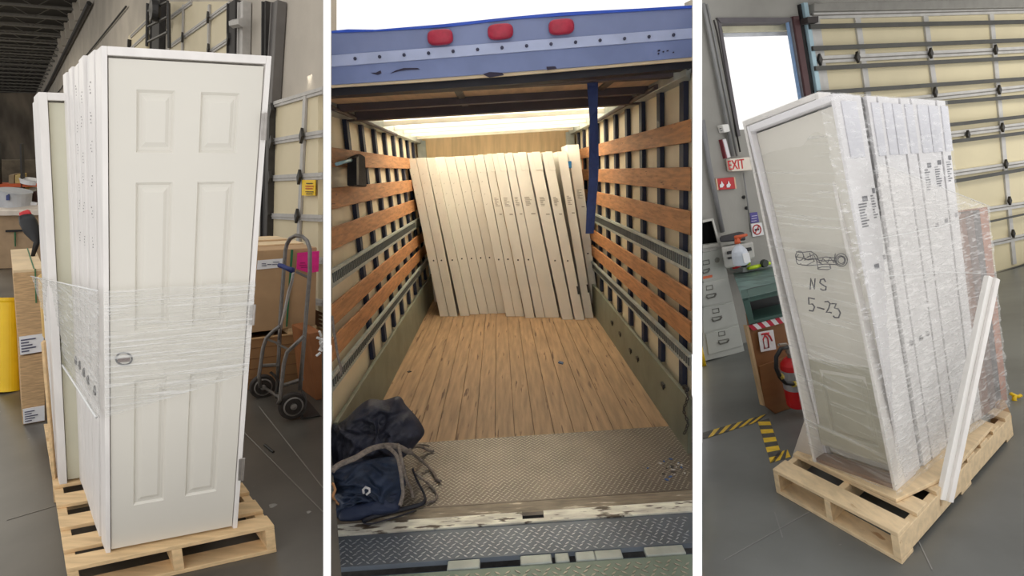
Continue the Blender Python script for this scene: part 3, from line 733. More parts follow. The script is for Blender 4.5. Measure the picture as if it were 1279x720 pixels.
for s_, xw in ((-1, TXL), (1, TXR)):
    side = 'left' if s_ < 0 else 'right'
    g = side_box(xw+s_*.05, xw+s_*.075, TYB, 0.0, TH_, s_)
    build('side_panel', g, cream, truck, label='%s cream inner side panel' % side)
    y = TYF-.05 if s_ > 0 else 4.0
    y = 3.655
    while y < TYB-.1:
        xs = xw+s_*.046
        if y > starty(xw+s_*.05, 2.3, s_)+.03:
            g = tf(min(xw+s_*.012, xw+s_*.045), max(xw+s_*.012, xw+s_*.045), y, y+.085, .38, TH_-.02); build('wall_post', g, navy, truck, bev=.003)
            g = G()
            for k_, zz_ in enumerate((2.3, 1.93, 1.66, 1.4, 1.15)):
                pass
        y += .525
    for (z0, z1) in ((2.03, 2.165), (1.74, 1.885), (1.47, 1.62), (.985, 1.125), (.775, .915)):
        g = side_box(min(xw, xw-s_*.02), max(xw, xw-s_*.02), TYB, z0, z1, s_); build('wall_slat', g, slat_m, truck, bev=.004)
    for (z0, z1) in ((1.225, 1.35), (.585, .70)):
        o = build('cargo_track', side_box(min(xw, xw-s_*.012), max(xw, xw-s_*.012), TYB, z0, z1, s_), galv, truck, bev=.002)
        g = G(); y = starty(xw, z0, s_)+.02
        while y < 7.6:
            a, b = min(xw-s_*.012, xw-s_*.018), max(xw-s_*.012, xw-s_*.018); tf(a, b, y, y+.02, z0+.03, z1-.03, g); y += .045
        build('track_slot', g, mat('slot_dark', S(84, 88, 86), .6), o)
        g = side_box(min(xw-s_*.012, xw-s_*.028), max(xw-s_*.012, xw-s_*.028), TYB, z1-.02, z1, s_); build('track_lip', g, galv, o)
    g = side_box(min(xw, xw-s_*.03), max(xw, xw-s_*.03), TYB, 0, .395, s_); build('kick_plate', g, kick, truck, bev=.004)
# front bulkhead (far end)
bulk = mat('bulkhead_wood', S(214, 184, 140), .6, var=.12, scale=3, stretch=(6, 1, .6))
g = tf(TXL-.08, TXR+.08, TYB, TYB+.05, 0, TH_+.05); build('front_bulkhead', g, bulk, truck)
g = tf(TXL, TXR, TYB-.03, TYB, 1.98, 2.02); tf(TXL, TXR, TYB-.03, TYB, 2.07, 2.10, g); build('bulkhead_rail', g, galv, truck)
for q_ in (TXL-.02, TXR-.10): build('corner_post', tf(q_, q_+.12, TYB-.10, TYB, 0, TH_), galv, truck)
# translucent roof with bows
def translucent(name, col, mixf=.7):
    m = bpy.data.materials.new(name); m.use_nodes = True; N = m.node_tree.nodes; L = m.node_tree.links
    for n in list(N): N.remove(n)
    o = N.new('ShaderNodeOutputMaterial'); a = N.new('ShaderNodeBsdfTranslucent'); a.inputs[0].default_value = (*col, 1)
    b = N.new('ShaderNodeBsdfDiffuse'); b.inputs[0].default_value = (*col, 1); mx = N.new('ShaderNodeMixShader'); mx.inputs[0].default_value = mixf
    L.new(b.outputs[0], mx.inputs[1]); L.new(a.outputs[0], mx.inputs[2]); L.new(mx.outputs[0], o.inputs[0]); return m
g = G(); g.poly([T(TXL-.07, 4.5, TH_+.05), T(TXR+.07, 4.5, TH_+.05), T(TXR+.07, TYB+.05, TH_+.05), T(TXL-.07, TYB+.05, TH_+.05)])
build('roof_skin', g, translucent('roof_fibreglass', (1.0, .96, .84), .85), truck, label='pale translucent roof skin')
y = 5.35
while y < TYB:
    g = tf(TXL-.03, TXR+.03, y, y+.05, TH_-.0, TH_+.045); build('roof_bow', g, mat('bow_pale', S(222, 214, 196), .5), truck); y += .6
for s_, xw in ((-1, TXL), (1, TXR)):
    g = side_box(min(xw-s_*.05, xw+s_*.075), max(xw-s_*.05, xw+s_*.075), TYB, TH_-.04, TH_+.08, s_); build('top_rail', g, galv, truck, bev=.004)
# rolled-up rear door stored below the roof at the rear
dk = mat('shutter_dark', S(70, 60, 62), .6, var=.12); br_ = mat('shutter_brown', S(206, 176, 140), .6, var=.15, scale=3, stretch=(5, 1, 1))
def wtf(y0, y1, z0, z1, g=None, xm=1.26):
    g = g or G(); p = []
    for z in (z0, z1):
        for (y, sgn) in ((y0, -1), (y0, 1), (y1, 1), (y1, -1)):
            x = wedge_x(y, z, sgn); x = max(x, -xm) if sgn < 0 else min(x, xm)
            p.append(T(x, y, z))
    return g.hexa(p)
for (y0, y1, m_, z0, z1) in ((3.75, 4.25, br_, 2.47, 2.50), (4.25, 4.34, dk, 2.42, 2.50), (4.36, 4.75, br_, 2.47, 2.50), (4.75, 4.85, dk, 2.40, 2.50), (3.66, 3.75, dk, 2.44, 2.50)):
    build('shutter_section', wtf(y0, y1, z0, z1), m_, truck, bev=.003)
for xx in (.75, -.25): build('shutter_hinge', tf(xx, xx+.05, 3.85, 4.7, 2.455, 2.47), dark_steel, truck)
for s_ in (-1, 1):
    g = G(); xx = s_*1.12; g.tube([T(xx, 4.0, 2.43), T(xx, 6.6, 2.40)], .018, 8); build('shutter_track', g, dk, truck)
# header across the rear
hdr = mat('header_blue', S(126, 138, 176), .4, .1, var=.08, scale=3)
hdr2 = mat('header_strip', S(176, 186, 216), .4, .2, var=.06, scale=8)
HB = 3.62
def zpx(px, py, y): # height on the header plane
    p = on(px, py, (T(0, y, 0), TZ)); return tloc(p)
def hdrband(pts, y, dep):
    g = G(); pl = (T(0, y, 0), TZ); g.prism(P(pl, *pts), TZ*dep); return g
yH = 3.35
build('header_face', hdrband([(414.5, 69), (865, 36), (865, 9), (760, 15), (640, 23), (555, 33), (470, 38), (414.5, 40)], yH, .12), hdr, truck, label='blue grey upper header face')
build('header_strip', hdrband([(414.5, 83.5), (865, 48), (865, 35), (414.5, 69)], yH-.008, .11), hdr2, truck, bev=.002, label='pale riveted metal strip')
build('header_lower', hdrband([(414.5, 106), (520, 99), (640, 90), (720, 84), (865, 71), (865, 48), (414.5, 83)], yH, .10), mat('header_lower', S(120, 134, 176), .45, .1, var=.1, scale=4, spots=(S(70, 66, 90), 9, .75)), truck)
build('header_cap', hdrband([(414.5, 41), (470, 39), (555, 34), (640, 24), (760, 16), (865, 10), (865, 6.5), (800, 10.5), (700, 15.5), (640, 21), (555, 30), (470, 37), (435, 36.5), (414.5, 38.5)], yH-.01, .16), mat('header_cap', S(44, 86, 196), .35, var=.06), truck, label='deep blue top edge of the header')
g = hdrband([(414.5, 109.5), (520, 103), (640, 94.5), (865, 75.5), (865, 71), (720, 83.5), (520, 98.5), (414.5, 105.5)], yH+.02, .02); build('door_seal', g, mat('seal_cream', S(236, 214, 176), .6), truck)
g = hdrband([(414.5, 120), (640, 105), (865, 85), (865, 75), (640, 94), (414.5, 109)], yH+.06, .12); build('door_dark_beam', g, mat('beam_black', S(24, 24, 34), .6), truck)  # near-black beam set behind the door seal
for i, (a, b) in enumerate(((414, 0),)): pass
pl = (T(0, yH-.012, 0), TZ)
for i in range(15):
    x = 444 + i*30.6
    if x > 860: break
    y = 75.5 - (x-414)*.0745
    c_ = on(x, y, pl); g = G(); g.ringdisc(c_, -TZ, [(.0095, 0), (.009, .004), (.004, .007)], 12); build('rivet', g, mat('rivet_dark', S(58, 60, 84), .5), truck)
lamp_red = mat('marker_lens', S(176, 40, 66), .35, var=.12, scale=30)
for (x, y) in ((550.5, 47), (625.5, 40), (701.5, 34)):
    pl2 = (T(0, yH-.012, 0), TZ); c_ = on(x, y, pl2); g = G(); pr = []
    a_ = .071; b_ = .041
    for (k, h) in ((1.0, 0), (1.0, .012), (.93, .024), (.75, .032), (.3, .035)):
        ring = []
        for j in range(32):
            an = 2*math.pi*j/32; cx = math.copysign(abs(math.cos(an))**.55, math.cos(an))*a_*k; cz = math.copysign(abs(math.sin(an))**.7, math.sin(an))*b_*k
            ring.append(c_ + (TX - TV*0.0 + TV*.02)*cx + TV*cz - TZ*h)
        pr.append(ring)
    b = len(g.v)
    for r_ in pr: g.v += r_
    for i in range(len(pr)-1):
        for j in range(32): g.f.append((b+i*32+j, b+i*32+(j+1) % 32, b+(i+1)*32+(j+1) % 32, b+(i+1)*32+j))
    g.f.append(tuple(b+(len(pr)-1)*32+j for j in range(32))); g.f.append(tuple(b+j for j in reversed(range(32))))
    build('marker_lamp', g, lamp_red, truck, smooth=True, label='red oval marker lamp')
# scratches on the header
pl3 = (T(0, yH-.004, 0), TZ); scr = mat('scrape_dark', S(44, 38, 60), .7)
for pts in (((488, 92), (495, 88), (505, 85), (522, 85), (525, 86.5), (508, 87.5), (498, 89)), ((463, 91), (470, 91), (476, 88), (477, 91.5), (472, 93.5)), ((603, 93), (612, 90), (628, 91), (630, 94), (612, 97)), ((683, 83.5), (694, 83), (696, 86), (684, 88)),
            ((822, 62.5), (825, 62), (825, 64), (822, 64.5)), ((828, 64), (830, 63.5), (830, 65.5), (828, 65.5)), ((833, 63), (835.5, 62.5), (835.5, 64), (833, 64.5)), ((840.5, 65), (842.5, 64.5), (842.5, 66), (840.5, 66.5)), ((822, 66.5), (824, 66), (824, 68), (822, 68))):
    g = G(); g.prism(P(pl3, *pts), -TZ*.002); build('scrape', g, scr, truck)
area('roof_fill_lamp', T(0, 7.0, TH_+.55), T(0, 7.0, 0), 2.1, 128, (1, .93, .80), 3.7, spread=100)  # added lamp above the roof skin, stands in for daylight coming through it
g = G(); g.prism([T(-1.0, 1.6, -.95), T(1.0, 1.6, -.95), T(3.0, 9.5, -.95), T(-3.0, 9.5, -.95)], -TV*.1); struct('ground', g, mat('asphalt', S(70, 70, 72), .9, var=.2, scale=20))
# floor: planks, plates, sill
plank = mat('truck_floor_wood', S(160, 130, 98), .6, var=.22, scale=3, stretch=(9, .7, 1), bump=.2, bscale=30, spots=(S(96, 68, 46), 3.2, .63), detail=8)
def strip(y0, y1, z0, z1, g=None, xa=None, xb=None):
    g = g or G();
    ys = [y0+(y1-y0)*i/10 for i in range(11)] if y1 > 3.3 and y0 < 4.3 else [y0, y1]
    def ex(y, sgn):
        x = wedge_x(y, z1, sgn); x = max(x, TXL) if sgn < 0 else min(x, TXR)
        if xa is not None and sgn < 0: x = max(x, xa)
        if xb is not None and sgn > 0: x = min(x, xb)
        if xa is not None and sgn > 0: x = max(x, xa+.001)
        if xb is not None and sgn < 0: x = min(x, xb-.001)
        return x
    return g.prism([T(ex(y, -1), y, z1) for y in ys]+[T(ex(y, 1), y, z1) for y in reversed(ys)], -TV*(z1-z0))
ysill = 3.84
nP = 16; xs = [TXL+(TXR-TXL)*i/nP for i in range(nP+1)]
for i in range(nP):
    g = strip(ysill, TYB, -.04, 0, xa=xs[i]+.002, xb=xs[i+1]-.002)
    build('floor_plank', g, plank, truck)
g = strip(ysill, TYB, -.10, -.041); build('subfloor', g, mat('subfloor', S(84, 66, 50), .9), truck)
def diamond(name, col, sx):
    m = mat(name, col, .42, .35, var=.14, scale=4)
    N = m.node_tree.nodes; L = m.node_tree.links; b = N['Principled BSDF']
    return m
plate_m = diamond('tread_plate', S(118, 108, 98), 1); tread_m = mat('tread_lug', S(178, 170, 158), .35, .5, var=.1)
def y_at(px, py): return tloc(tl(px, py))[1]
y628 = y_at(640, 628); y655 = y_at(640, 655); y697 = y_at(640, 694); y745 = y_at(640, 760)
build('tread_plate', strip(y628, ysill-.004, -.02, .003), plate_m, truck, label='worn diamond tread plate behind the sill')
g = G(); k = 0
def lugs(y0, y1, z, dx, dy, ln, wd, h):
    g = G(); j = 0; y = y0+.02
    while y < y1-.02:
        xl_, xr_ = max(wedge_x(y, z, -1), TXL)+.02, min(wedge_x(y, z, 1), TXR)-.02
        x = xl_ + (dx/2 if j % 2 else 0); i = 0
        while x < xr_:
            s = 1 if (i+j) % 2 else -1
            c_ = T(x, y, z); a = (TX*s+TZ*.8).normalized()*ln; bb = (TX*-.8*s+TZ).normalized()*wd
            g.prism([c_-a, c_+bb, c_+a, c_-bb], TV*h); x += dx; i += 1
        y += dy; j += 1
    return g
build('tread_lugs', lugs(y628, ysill, .003, .034, .019, .0125, .0035, .002), tread_m, truck, kind='stuff')
sill_m = mat('sill_scratched', S(232, 226, 212), .5, .2, var=.3, scale=5, stretch=(1, 4, 1), spots=(S(98, 86, 74), 8, .56))
slotL, slotR = tloc(tl(653, 646))[0], tloc(tl(680, 646))[0]
ya, yb = y_at(640, 651), y_at(640, 642)
g = strip(yb, y628-.003, -.02, .002); build('sill_dark', g, mat('sill_grey', S(140, 128, 112), .5, .2, var=.3, scale=6, stretch=(1, 5, 1), spots=(S(214, 204, 184), 6, .6)), truck)
g = strip(ya, yb, -.02, .006, xb=slotL); strip(ya, yb, -.02, .006, g, xa=slotR); strip(y655, ya, -.02, .006, g); build('sill_edge', g, sill_m, truck, label='pale scratched sill with a slot')
g = strip(ya, yb, -.12, -.1, xa=slotL-.02, xb=slotR+.02); build('slot_floor', g, black, truck)
build('lift_plate', strip(y697, y655-.004, -.03, -.002), mat('lift_plate', S(100, 108, 118), .42, .35, var=.14, scale=4), truck, label='bluish grey lift gate plate')
build('lift_lugs', lugs(y697+.0, y655-.01, -.002, .042, .024, .015, .0042, .002), mat('lift_lug', S(182, 186, 192), .35, .5), truck, kind='stuff')
y706 = y_at(640, 705)
build('hinge_gap', strip(y706, y697-.004, -.09, -.06), mat('gap_blue', S(60, 82, 104), .6), truck)
for i, (a, b) in enumerate(((560, 600), (650, 690), (694, 712), (720, 745), (745, 780), (810, 862))):
    xa, xb = tloc(tl(a, 698))[0], tloc(tl(b, 698))[0]; g = tf(xa, xb, y706, y697, -.03, -.005); build('hinge_knuckle', g, galv, truck, bev=.006)
build('ramp_plate', strip(y745, y706-.004, -.03, -.012), mat('ramp_plate', S(128, 142, 130), .45, .3, var=.12), truck)
build('ramp_lugs', lugs(y745, y706-.01, -.012, .05, .028, .018, .005, .003), tread_m, truck, kind='stuff')

# ---- doors standing on edge inside -------------------------------------
dpaint = mat('truck_door_paint', S(226, 221, 212), .5, var=.03, scale=3)
tb = [549.8, 561.5, 575, 587.5, 599.5, 611, 622, 632.5, 644, 656.5, 669.5, 681, 702.5, 718.5, 731, 742]
te = [561, 572, 587, 599, 611, 622, 632, 644, 655.5, 668.5, 681, 699.5, 717, 731, 742, 749.5]
tt = [509, 520, 533, 544, 556, 568, 580, 592, 604.5, 614.5, 630, 640.5, 658.5, 677, 696, 708.5]
tte = [520, 532.5, 544, 556, 568, 580, 592, 604, 614.5, 629.5, 640, 657, 674.5, 690, 708, 723.5]
yb_ = [395.5, 395.5, 395, 393, 392.5, 392, 391.5, 395.5, 395.5, 397.5, 397, 397, 399.5, 400, 397.5, 391]
yt_ = [198, 197, 197, 196, 196, 195, 194.5, 194, 193, 192, 191.5, 191, 190.5, 190, 189, 180.5]
names = ['leftmost', 'second from left', 'third from left', 'fourth from left', 'fifth from left', 'sixth from left', 'seventh from left', 'eighth from left', 'eighth from right', 'seventh from right', 'sixth from right', 'fifth from right', 'fourth from right', 'third from right', 'second from right', 'rightmost']
lab_ink = mat('label_grey', S(150, 142, 132), .7)
for i in range(16):
    A_ = tl(tb[i], yb_[i]); Bq = tl(te[i], yb_[i]); 
    pl = (A_, (Bq-A_).cross(TV + TZ*0.0).normalized())
    TR_, TL_ = on(tte[i], yt_[i], pl), on(tt[i], yt_[i]+.6, pl)
    lean = TZ*.0
    q = [A_, Bq, TR_, TL_]
    f = cage(q, TZ*.70)
    t = thing('upright_door', 'cream door on edge in the truck, %s in the leaning row' % names[i], 'door', A_, 'doors leaning in the truck')
    g = G(); g.cg(f, 0.02, .98, 0, 1, 0, 1); build('jamb', g, dpaint, t, bev=.003)
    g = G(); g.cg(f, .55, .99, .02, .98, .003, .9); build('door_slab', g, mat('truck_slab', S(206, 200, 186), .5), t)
    if i not in (11, 14):
        c_ = f(.45 if i else .6, -.002, .365); g = G(); g.ringdisc(c_, -TZ, [(.011, -.001), (.011, .001)], 12); build('strike_hole', g, black, t)
    g = G(); rr = random.Random(i)
    if i < 8:
        for k in range(4): 
            v0 = .70+.065*k+rr.random()*.02
            p0 = f(.3, -.003, v0); g.tube([p0, p0+TX*.02+TV*.012, p0+TX*.035-TV*.01, p0+TX*.03-TV*.03], .0022, 4)
    else:
        for k in range(7):
            g.cg(f, .25, .45+.3*rr.random(), -.004, -.001, .74-.008*k, .7435-.008*k)
        g.cg(f, .5, .8, -.004, -.001, .64, .646)
    build('pencil_mark' if i < 8 else 'label_print', g, lab_ink, t)
    if i in (7, 8, 9, 10, 11, 12, 13):
        g = G(); g.cg(f, .45, 1.02, -.010, .2, .90, 1.004); build('head_jamb', g, dpaint, t, bev=.002)
    if i in (14, 13):
        g = G(); g.cg(f, .8, .98, -.008, .0, .16, .21); build('hinge', g, black, t)
g = G(); pl = (T(0, TYB-.05, 0), TZ); g.prism(P(pl, (528, 192), (539, 190), (539.5, 182), (536, 179), (528, 181)), TZ*-.03)
A_ = on(528, 200, (T(0, 8.6, 0), TZ))
g = G(); bx = tloc(A_); g.hexa([T(bx[0], 8.5, 0), T(bx[0]+.13, 8.5, 0), T(bx[0]+.13, 8.6, 0), T(bx[0], 8.6, 0), T(bx[0]-.04, 8.5, 2.16), T(bx[0]+.09, 8.5, 2.13), T(bx[0]+.09, 8.6, 2.13), T(bx[0]-.04, 8.6, 2.16)])
tag(build('spare_jamb', g, dpaint, bev=.003), 'loose cream jamb standing in the far left corner behind the doors', 'jamb')
g = G(); g.prism(P((T(0, 8.0, 0), TZ), (727, 240), (735, 240), (737, 187), (727, 183)), TZ*.04)
g = G(); a_ = tloc(on(728, 187, (T(0, 8.1, 0), TZ))); tf(a_[0], a_[0]+.1, 8.1, 8.16, 0.01, a_[2], g)
tag(build('orange_board', g, mat('orange_board', S(226, 140, 72), .6), bev=.003), 'orange wooden board upright behind the rightmost door in the truck', 'board')
g = G(); c_ = on(712, 206, (T(0, 7.3, 0), TZ)); g.box(c_, TX*.022, TZ*.02, TV*.045); tag(build('blue_clip', g, mat('clip_blue', S(30, 110, 170), .5), bev=.008), 'small blue clip between the two rightmost doors in the truck', 'clip')

# ---- hanging strap ----------------------------------------------------
strap_m = mat('navy_strap', S(34, 48, 92), .7, var=.1, scale=30)
yS = 3.7; plS = (T(0, yS, 0), TZ)
g = G(); prof = [(733.5, 747.5, 88), (734, 747.5, 110), (736, 747, 135), (737, 747, 150), (736.5, 748, 180), (736, 748.5, 205), (736, 747.5, 225), (733.5, 745, 255), (732, 742, 292)]
L_ = [on(a, y, (T(0, yS+.015*math.sin(i*1.3), 0), TZ)) for i, (a, b, y) in enumerate(prof)]; R_ = [on(b, y, (T(0, yS-.015*math.sin(i*1.1), 0), TZ)) for i, (a, b, y) in enumerate(prof)]
b = 0
for i in range(len(prof)-1): g.hexa([L_[i+1], R_[i+1], R_[i+1]+TZ*.004, L_[i+1]+TZ*.004, L_[i], R_[i], R_[i]+TZ*.004, L_[i]+TZ*.004])
tag(build('hanging_strap', g, strap_m), 'dark blue webbing pull strap hanging from the truck header', 'strap')
# ---- push broom hung on the left wall ----------------------------------
t = thing('push_broom', 'black bristled push broom head on the left wall slats of the truck', 'broom', T(TXL+.05, 4.4, 2.0))
plw = (T(TXL+.07, 0, 0), TX)
g = G(); g.prism(P(plw, (434.5, 233), (451, 234), (449, 196), (444, 193), (436, 196)), TX*.05); build('bristles', g, mat('bristle', S(44, 36, 34), .9, var=.4, scale=60), t, bev=.01)
g = G(); g.prism(P(plw, (434, 232), (437, 232), (437, 196), (434, 198)), TX*.07); build('block', g, black, t, bev=.004)
g = G(); g.tube([on(415, 205.5, plw)+TX*.03, on(436, 200, plw)+TX*.03], .012, 10); build('broom_handle', g, mat('blue_handle', S(150, 190, 205), .35, .2), t, smooth=True, label='pale blue broom handle')

# ---- moving blankets, belts and cords ----------------------------------
def puff(outline, pl, bulge, nz=.2, seed=0, rings=30, backb=.35, fold=0, fs=5, quiltp=0, quilth=.006):
    """closed cushion-like heap whose outline is traced on a plane, with folds and quilting"""
    pts = P(pl, *outline); N = len(pts); dense = []; K = 9
    for i in range(N):
        p0, p1, p2, p3 = pts[i-1], pts[i], pts[(i+1) % N], pts[(i+2) % N]
        for k in range(K):
            s = k/K; dense.append(.5*((2*p1)+(p2-p0)*s+(2*p0-5*p1+4*p2-p3)*s*s+(3*p1-p0-3*p2+p3)*s*s*s))
    c_ = sum(dense, Vec((0, 0, 0)))/len(dense); n_ = tocam(pl); g = G(); M = len(dense)
    ax1 = TX; ax2 = n_.cross(TX).normalized()
    for side in (1, -1):
        prev = None
        for r in range(rings+1):
            s = 1-r/rings; cur = len(g.v)
            for p in dense:
                q = lerp(c_, p, s); env = (max(0, 1-s**3.2))**.5; h = bulge*env*(1 if side > 0 else backb)
                x, y = (q-c_).dot(ax1), (q-c_).dot(ax2)
                a1 = mnoise.noise(Vec((x*fs+seed, y*fs, 0))); a2 = mnoise.noise(Vec((x*fs*2.3+seed+a1*1.5, y*fs*3.1, 3)))
                ridge = (1-abs(mnoise.noise(Vec((x*fs*1.3+a1, y*fs*1.9+a1*2, 7+seed))))*3.2)
                d = nz*(a1*.9+a2*.5+max(0, ridge)*.45)*bulge*env
                if fold: d += .011*env*math.sin((y*fold+x*fold*.35+a1*3)*6.28)
                if quiltp:
                    u, v = (x+y)*quiltp, (x-y)*quiltp
                    d += quilth*env*(abs(math.sin(u*math.pi))*abs(math.sin(v*math.pi)))**.4
                g.v.append(q + n_*side*(h+d))
            if prev is not None:
                for k in range(M):
                    a, b = prev+k, prev+(k+1) % M; d, e = cur+(k+1) % M, cur+k
                    g.f.append((a, b, d, e) if side > 0 else (a, e, d, b))
            prev = cur
    return g
quilt = mat('quilted_navy', S(44, 46, 60), .6, var=.3, scale=9, bump=.3, bscale=60)
quilt2 = mat('quilted_teal', S(32, 46, 70), .6, var=.3, scale=12, bump=.3, bscale=60)
fl0 = tl(470, 600); plB = (tl(470, 600), (TV*.25-TZ*.95).normalized())
g = puff([(414.8, 580), (415, 533), (424, 529), (435, 521), (447, 509), (462, 499), (480, 500), (499, 495.5), (508, 507), (520, 520), (529, 534), (530, 543), (520, 556), (512, 566), (500, 574), (480, 582), (450, 590)], plB, .13, .9, 3, quiltp=14, quilth=.016)
tag(build('moving_blanket', g, quilt, smooth=True, fix=True), 'dark quilted moving blanket heaped at the lower left of the truck floor', 'blanket')
plC = (tl(450, 636), (TV*.3-TZ*.92).normalized())
g = puff([(414.8, 628), (415, 592), (424, 582), (445, 578), (470, 573), (490, 571), (503, 577), (508, 592), (506, 612), (500, 625), (478, 631), (440, 640), (420, 645)], plC, .11, .7, 8, fold=22)
tag(build('moving_blanket', g, quilt2, smooth=True, fix=True), 'folded blue ribbed moving blanket in front of the heaped one, tied with cord', 'blanket')
t = thing('tool_bag', 'dark blue flat bag with buckle under the cords at the truck sill', 'bag', tl(450, 644))
plD = (tl(450, 648), (TV*.5-TZ*.85).normalized())
g = puff([(424, 650), (430, 634), (455, 628), (480, 620), (497, 616), (500, 630), (496, 640), (470, 646), (445, 652)], plD, .05, .3, 5); build('bag_body', g, mat('bag_blue', S(34, 46, 74), .6, var=.15), t, smooth=True)
g = G(); pp = shift(plC, .19); g.tube([on(x, y, pp) for x, y in ((455, 617), (454, 612), (457, 609), (462, 611), (462, 615), (458, 618.5))], .007, 8); build('buckle', g, mat('buckle_white', S(220, 220, 222), .3, .3), t, smooth=True, label='white metal buckle')
rope = mat('cord_grey', S(128, 118, 110), .8, var=.25, scale=60, bump=.5, bscale=150)
def cord(label, pts, r, m_=rope, lift=.15, base=None, name='cord', cat='cord', flat=1.0, n=8):
    g = G(); q = []
    for (x, y, l) in pts:
        q.append(on(x, y, (TO+TV*l, TV)))
    # smooth
    sm = []
    for i in range(len(q)-1):
        p0 = q[max(i-1, 0)]; p1 = q[i]; p2 = q[i+1]; p3 = q[min(i+2, len(q)-1)]
        for k in range(5):
            s = k/5; sm.append(.5*((2*p1)+(p2-p0)*s+(2*p0-5*p1+4*p2-p3)*s*s+(3*p1-p0-3*p2+p3)*s*s*s))
    sm.append(q[-1]); g.tube(sm, r, n, flat=flat)
    return tag(build(name, g, m_, smooth=True), label, cat)
H = lambda x, y: 0
cord('thick grey cord looped over the blankets from the left divider to the knot', [(415, 589, .38), (424, 581, .40), (445, 572, .42), (462, 562, .42), (480, 557, .40), (497, 558, .36), (509, 564, .3), (514, 566, .25)], .016)
cord('grey cord end hanging down the right side of the blankets', [(481, 557, .41), (490, 563, .41), (497, 572, .39), (501, 590, .34), (503, 606, .26), (504, 617, .2), (500, 632, .15)], .011)
cord('second grey cord crossing the knot and falling beside the first', [(498, 556, .40), (500, 566, .40), (503, 580, .36), (507, 596, .24), (514, 612, .1), (516, 622, .05)], .010)
cord('short frayed cord end pointing right above the tread plate', [(512, 562, .22), (520, 558, .12), (528, 559, .06), (536, 563, .02), (542, 564, .015)], .010)
cord('cord trailing right across the tread plate with a knotted end', [(514, 566, .2), (522, 572, .1), (533, 581, .03), (541, 590, .015), (547, 600, .015), (551, 601, .02)], .010)
cord('lowest thin cord curling on the tread plate beside the bag', [(516, 590, .1), (526, 597, .04), (538, 607, .015), (546, 618, .012), (543, 625, .012), (534, 628, .012)], .008)
cord('thin upper frayed cord above the tread plate', [(514, 560, .2), (522, 556, .1), (530, 556, .05), (536, 558, .02)], .007)
belt = mat('black_belt', S(28, 30, 42), .55)
cord('flat black belt looping from the bag along the sill', [(516, 586, .18), (521, 600, .1), (530, 617, .03), (530, 628, .02), (514, 634, .02), (490, 640, .02), (470, 645, .025), (455, 651, .03), (462, 655, .025), (490, 648, .02), (520, 638, .015)], .013, belt, name='belt', cat='belt', flat=.4)
cord('tan looped cord at the left end of the folded blanket', [(416, 604, .3), (419, 612, .28), (416.5, 620, .26), (420, 627, .2), (423, 630, .15)], .007, mat('cord_tan', S(186, 136, 92), .8))
g = G(); pw = (T(TXL+.10, 0, 0), TX); g.tube([on(415.2, 395, pw), on(417, 410, pw), on(421.5, 440, pw), on(424, 452, pw), on(427, 462, pw), on(425, 470, pw)], .009, 8)
tag(build('cord', g, rope, smooth=True), 'grey cord hanging on the lower slats of the truck left wall', 'cord')
# chain at the right
t = thing('chain', 'dark steel chain hanging on the right kick plate of the truck', 'chain', tl(857, 545))
pc = (T(TXR-.045, 0, 0), TX); cl = [on(857+2.5*math.sin(i*.8), 488+i*4.2, pc) for i in range(14)]
for i in range(13):
    a, b = cl[i], cl[i+1]; m_ = (a+b)/2; d = (b-a)/2*1.25; sdx = (TZ if i % 2 else TX*.6)*.012
    g = G(); g.tube([m_-d, m_-d*.5+sdx, m_+d*.5+sdx, m_+d, m_+d*.5-sdx, m_-d*.5-sdx], .0035, 6, closed=True); build('chain_link', g, dark_steel, t)
# tie-down rings along the kick plates
for s_, pts in ((1, ((788, 441), (797, 451), (829, 484), (857, 488), (775, 420), (765, 406))),):
    for (x, y) in pts:
        pl = (T(TXR-.035, 0, 0), TX); c_ = on(x, y-3, pl); g = G(); g.box(c_, TX*.012, TZ*.03, TV*.014); g.tube([c_-TZ*.03, c_-TV*.035, c_+TZ*.03], .005, 6)
        build('tie_ring', g, dark_steel, truck)
# litter on the floor
rr = random.Random(3)
g = G(); c_ = tl(701, 454); a = TX*.028; bb = TZ*.05
g.prism([c_-a, c_-a*.4+bb, c_+a, c_+a*.5-bb], TV*.012); tag(build('blue_scrap', g, mat('scrap_blue', S(70, 92, 130), .6), bev=.003), 'small grey blue scrap on the truck wood floor', 'debris')
g = G(); c_ = tl(511.5, 465); g.prism([c_-TX*.02, c_+TZ*.02, c_+TX*.025, c_-TZ*.02], TV*.008); tag(build('dark_scrap', g, black), 'small dark scrap on the wood floor near the left kick plate', 'debris')
wh = ['white', 'blue', 'grey']
for i in range(26):
    x, y = rr.gauss(842, 9), rr.gauss(586, 6)
    if x > 858 or y < 560: continue
    c_ = tl(x, y, .006); s = rr.uniform(.004, .011); a1 = rr.random()*6.28; g = G()
    d1 = (TX*math.cos(a1)+TZ*math.sin(a1))*s*1.5; d2 = (TX*-math.sin(a1)+TZ*math.cos(a1))*s
    g.prism([c_-d1, c_-d2, c_+d1, c_+d2*.7], TV*.004)
    tag(build('litter_chip', g, [mat('chip_white', S(214, 214, 214), .6), mat('chip_blue', S(64, 104, 170), .6), mat('chip_dark', S(64, 60, 58), .7)][i % 3]), '%s chip in the scatter of litter at the right end of the tread plate' % ['white', 'blue', 'dark'][i % 3], 'litter', '%s litter chips on the tread plate' % ['white', 'blue', 'dark'][i % 3])
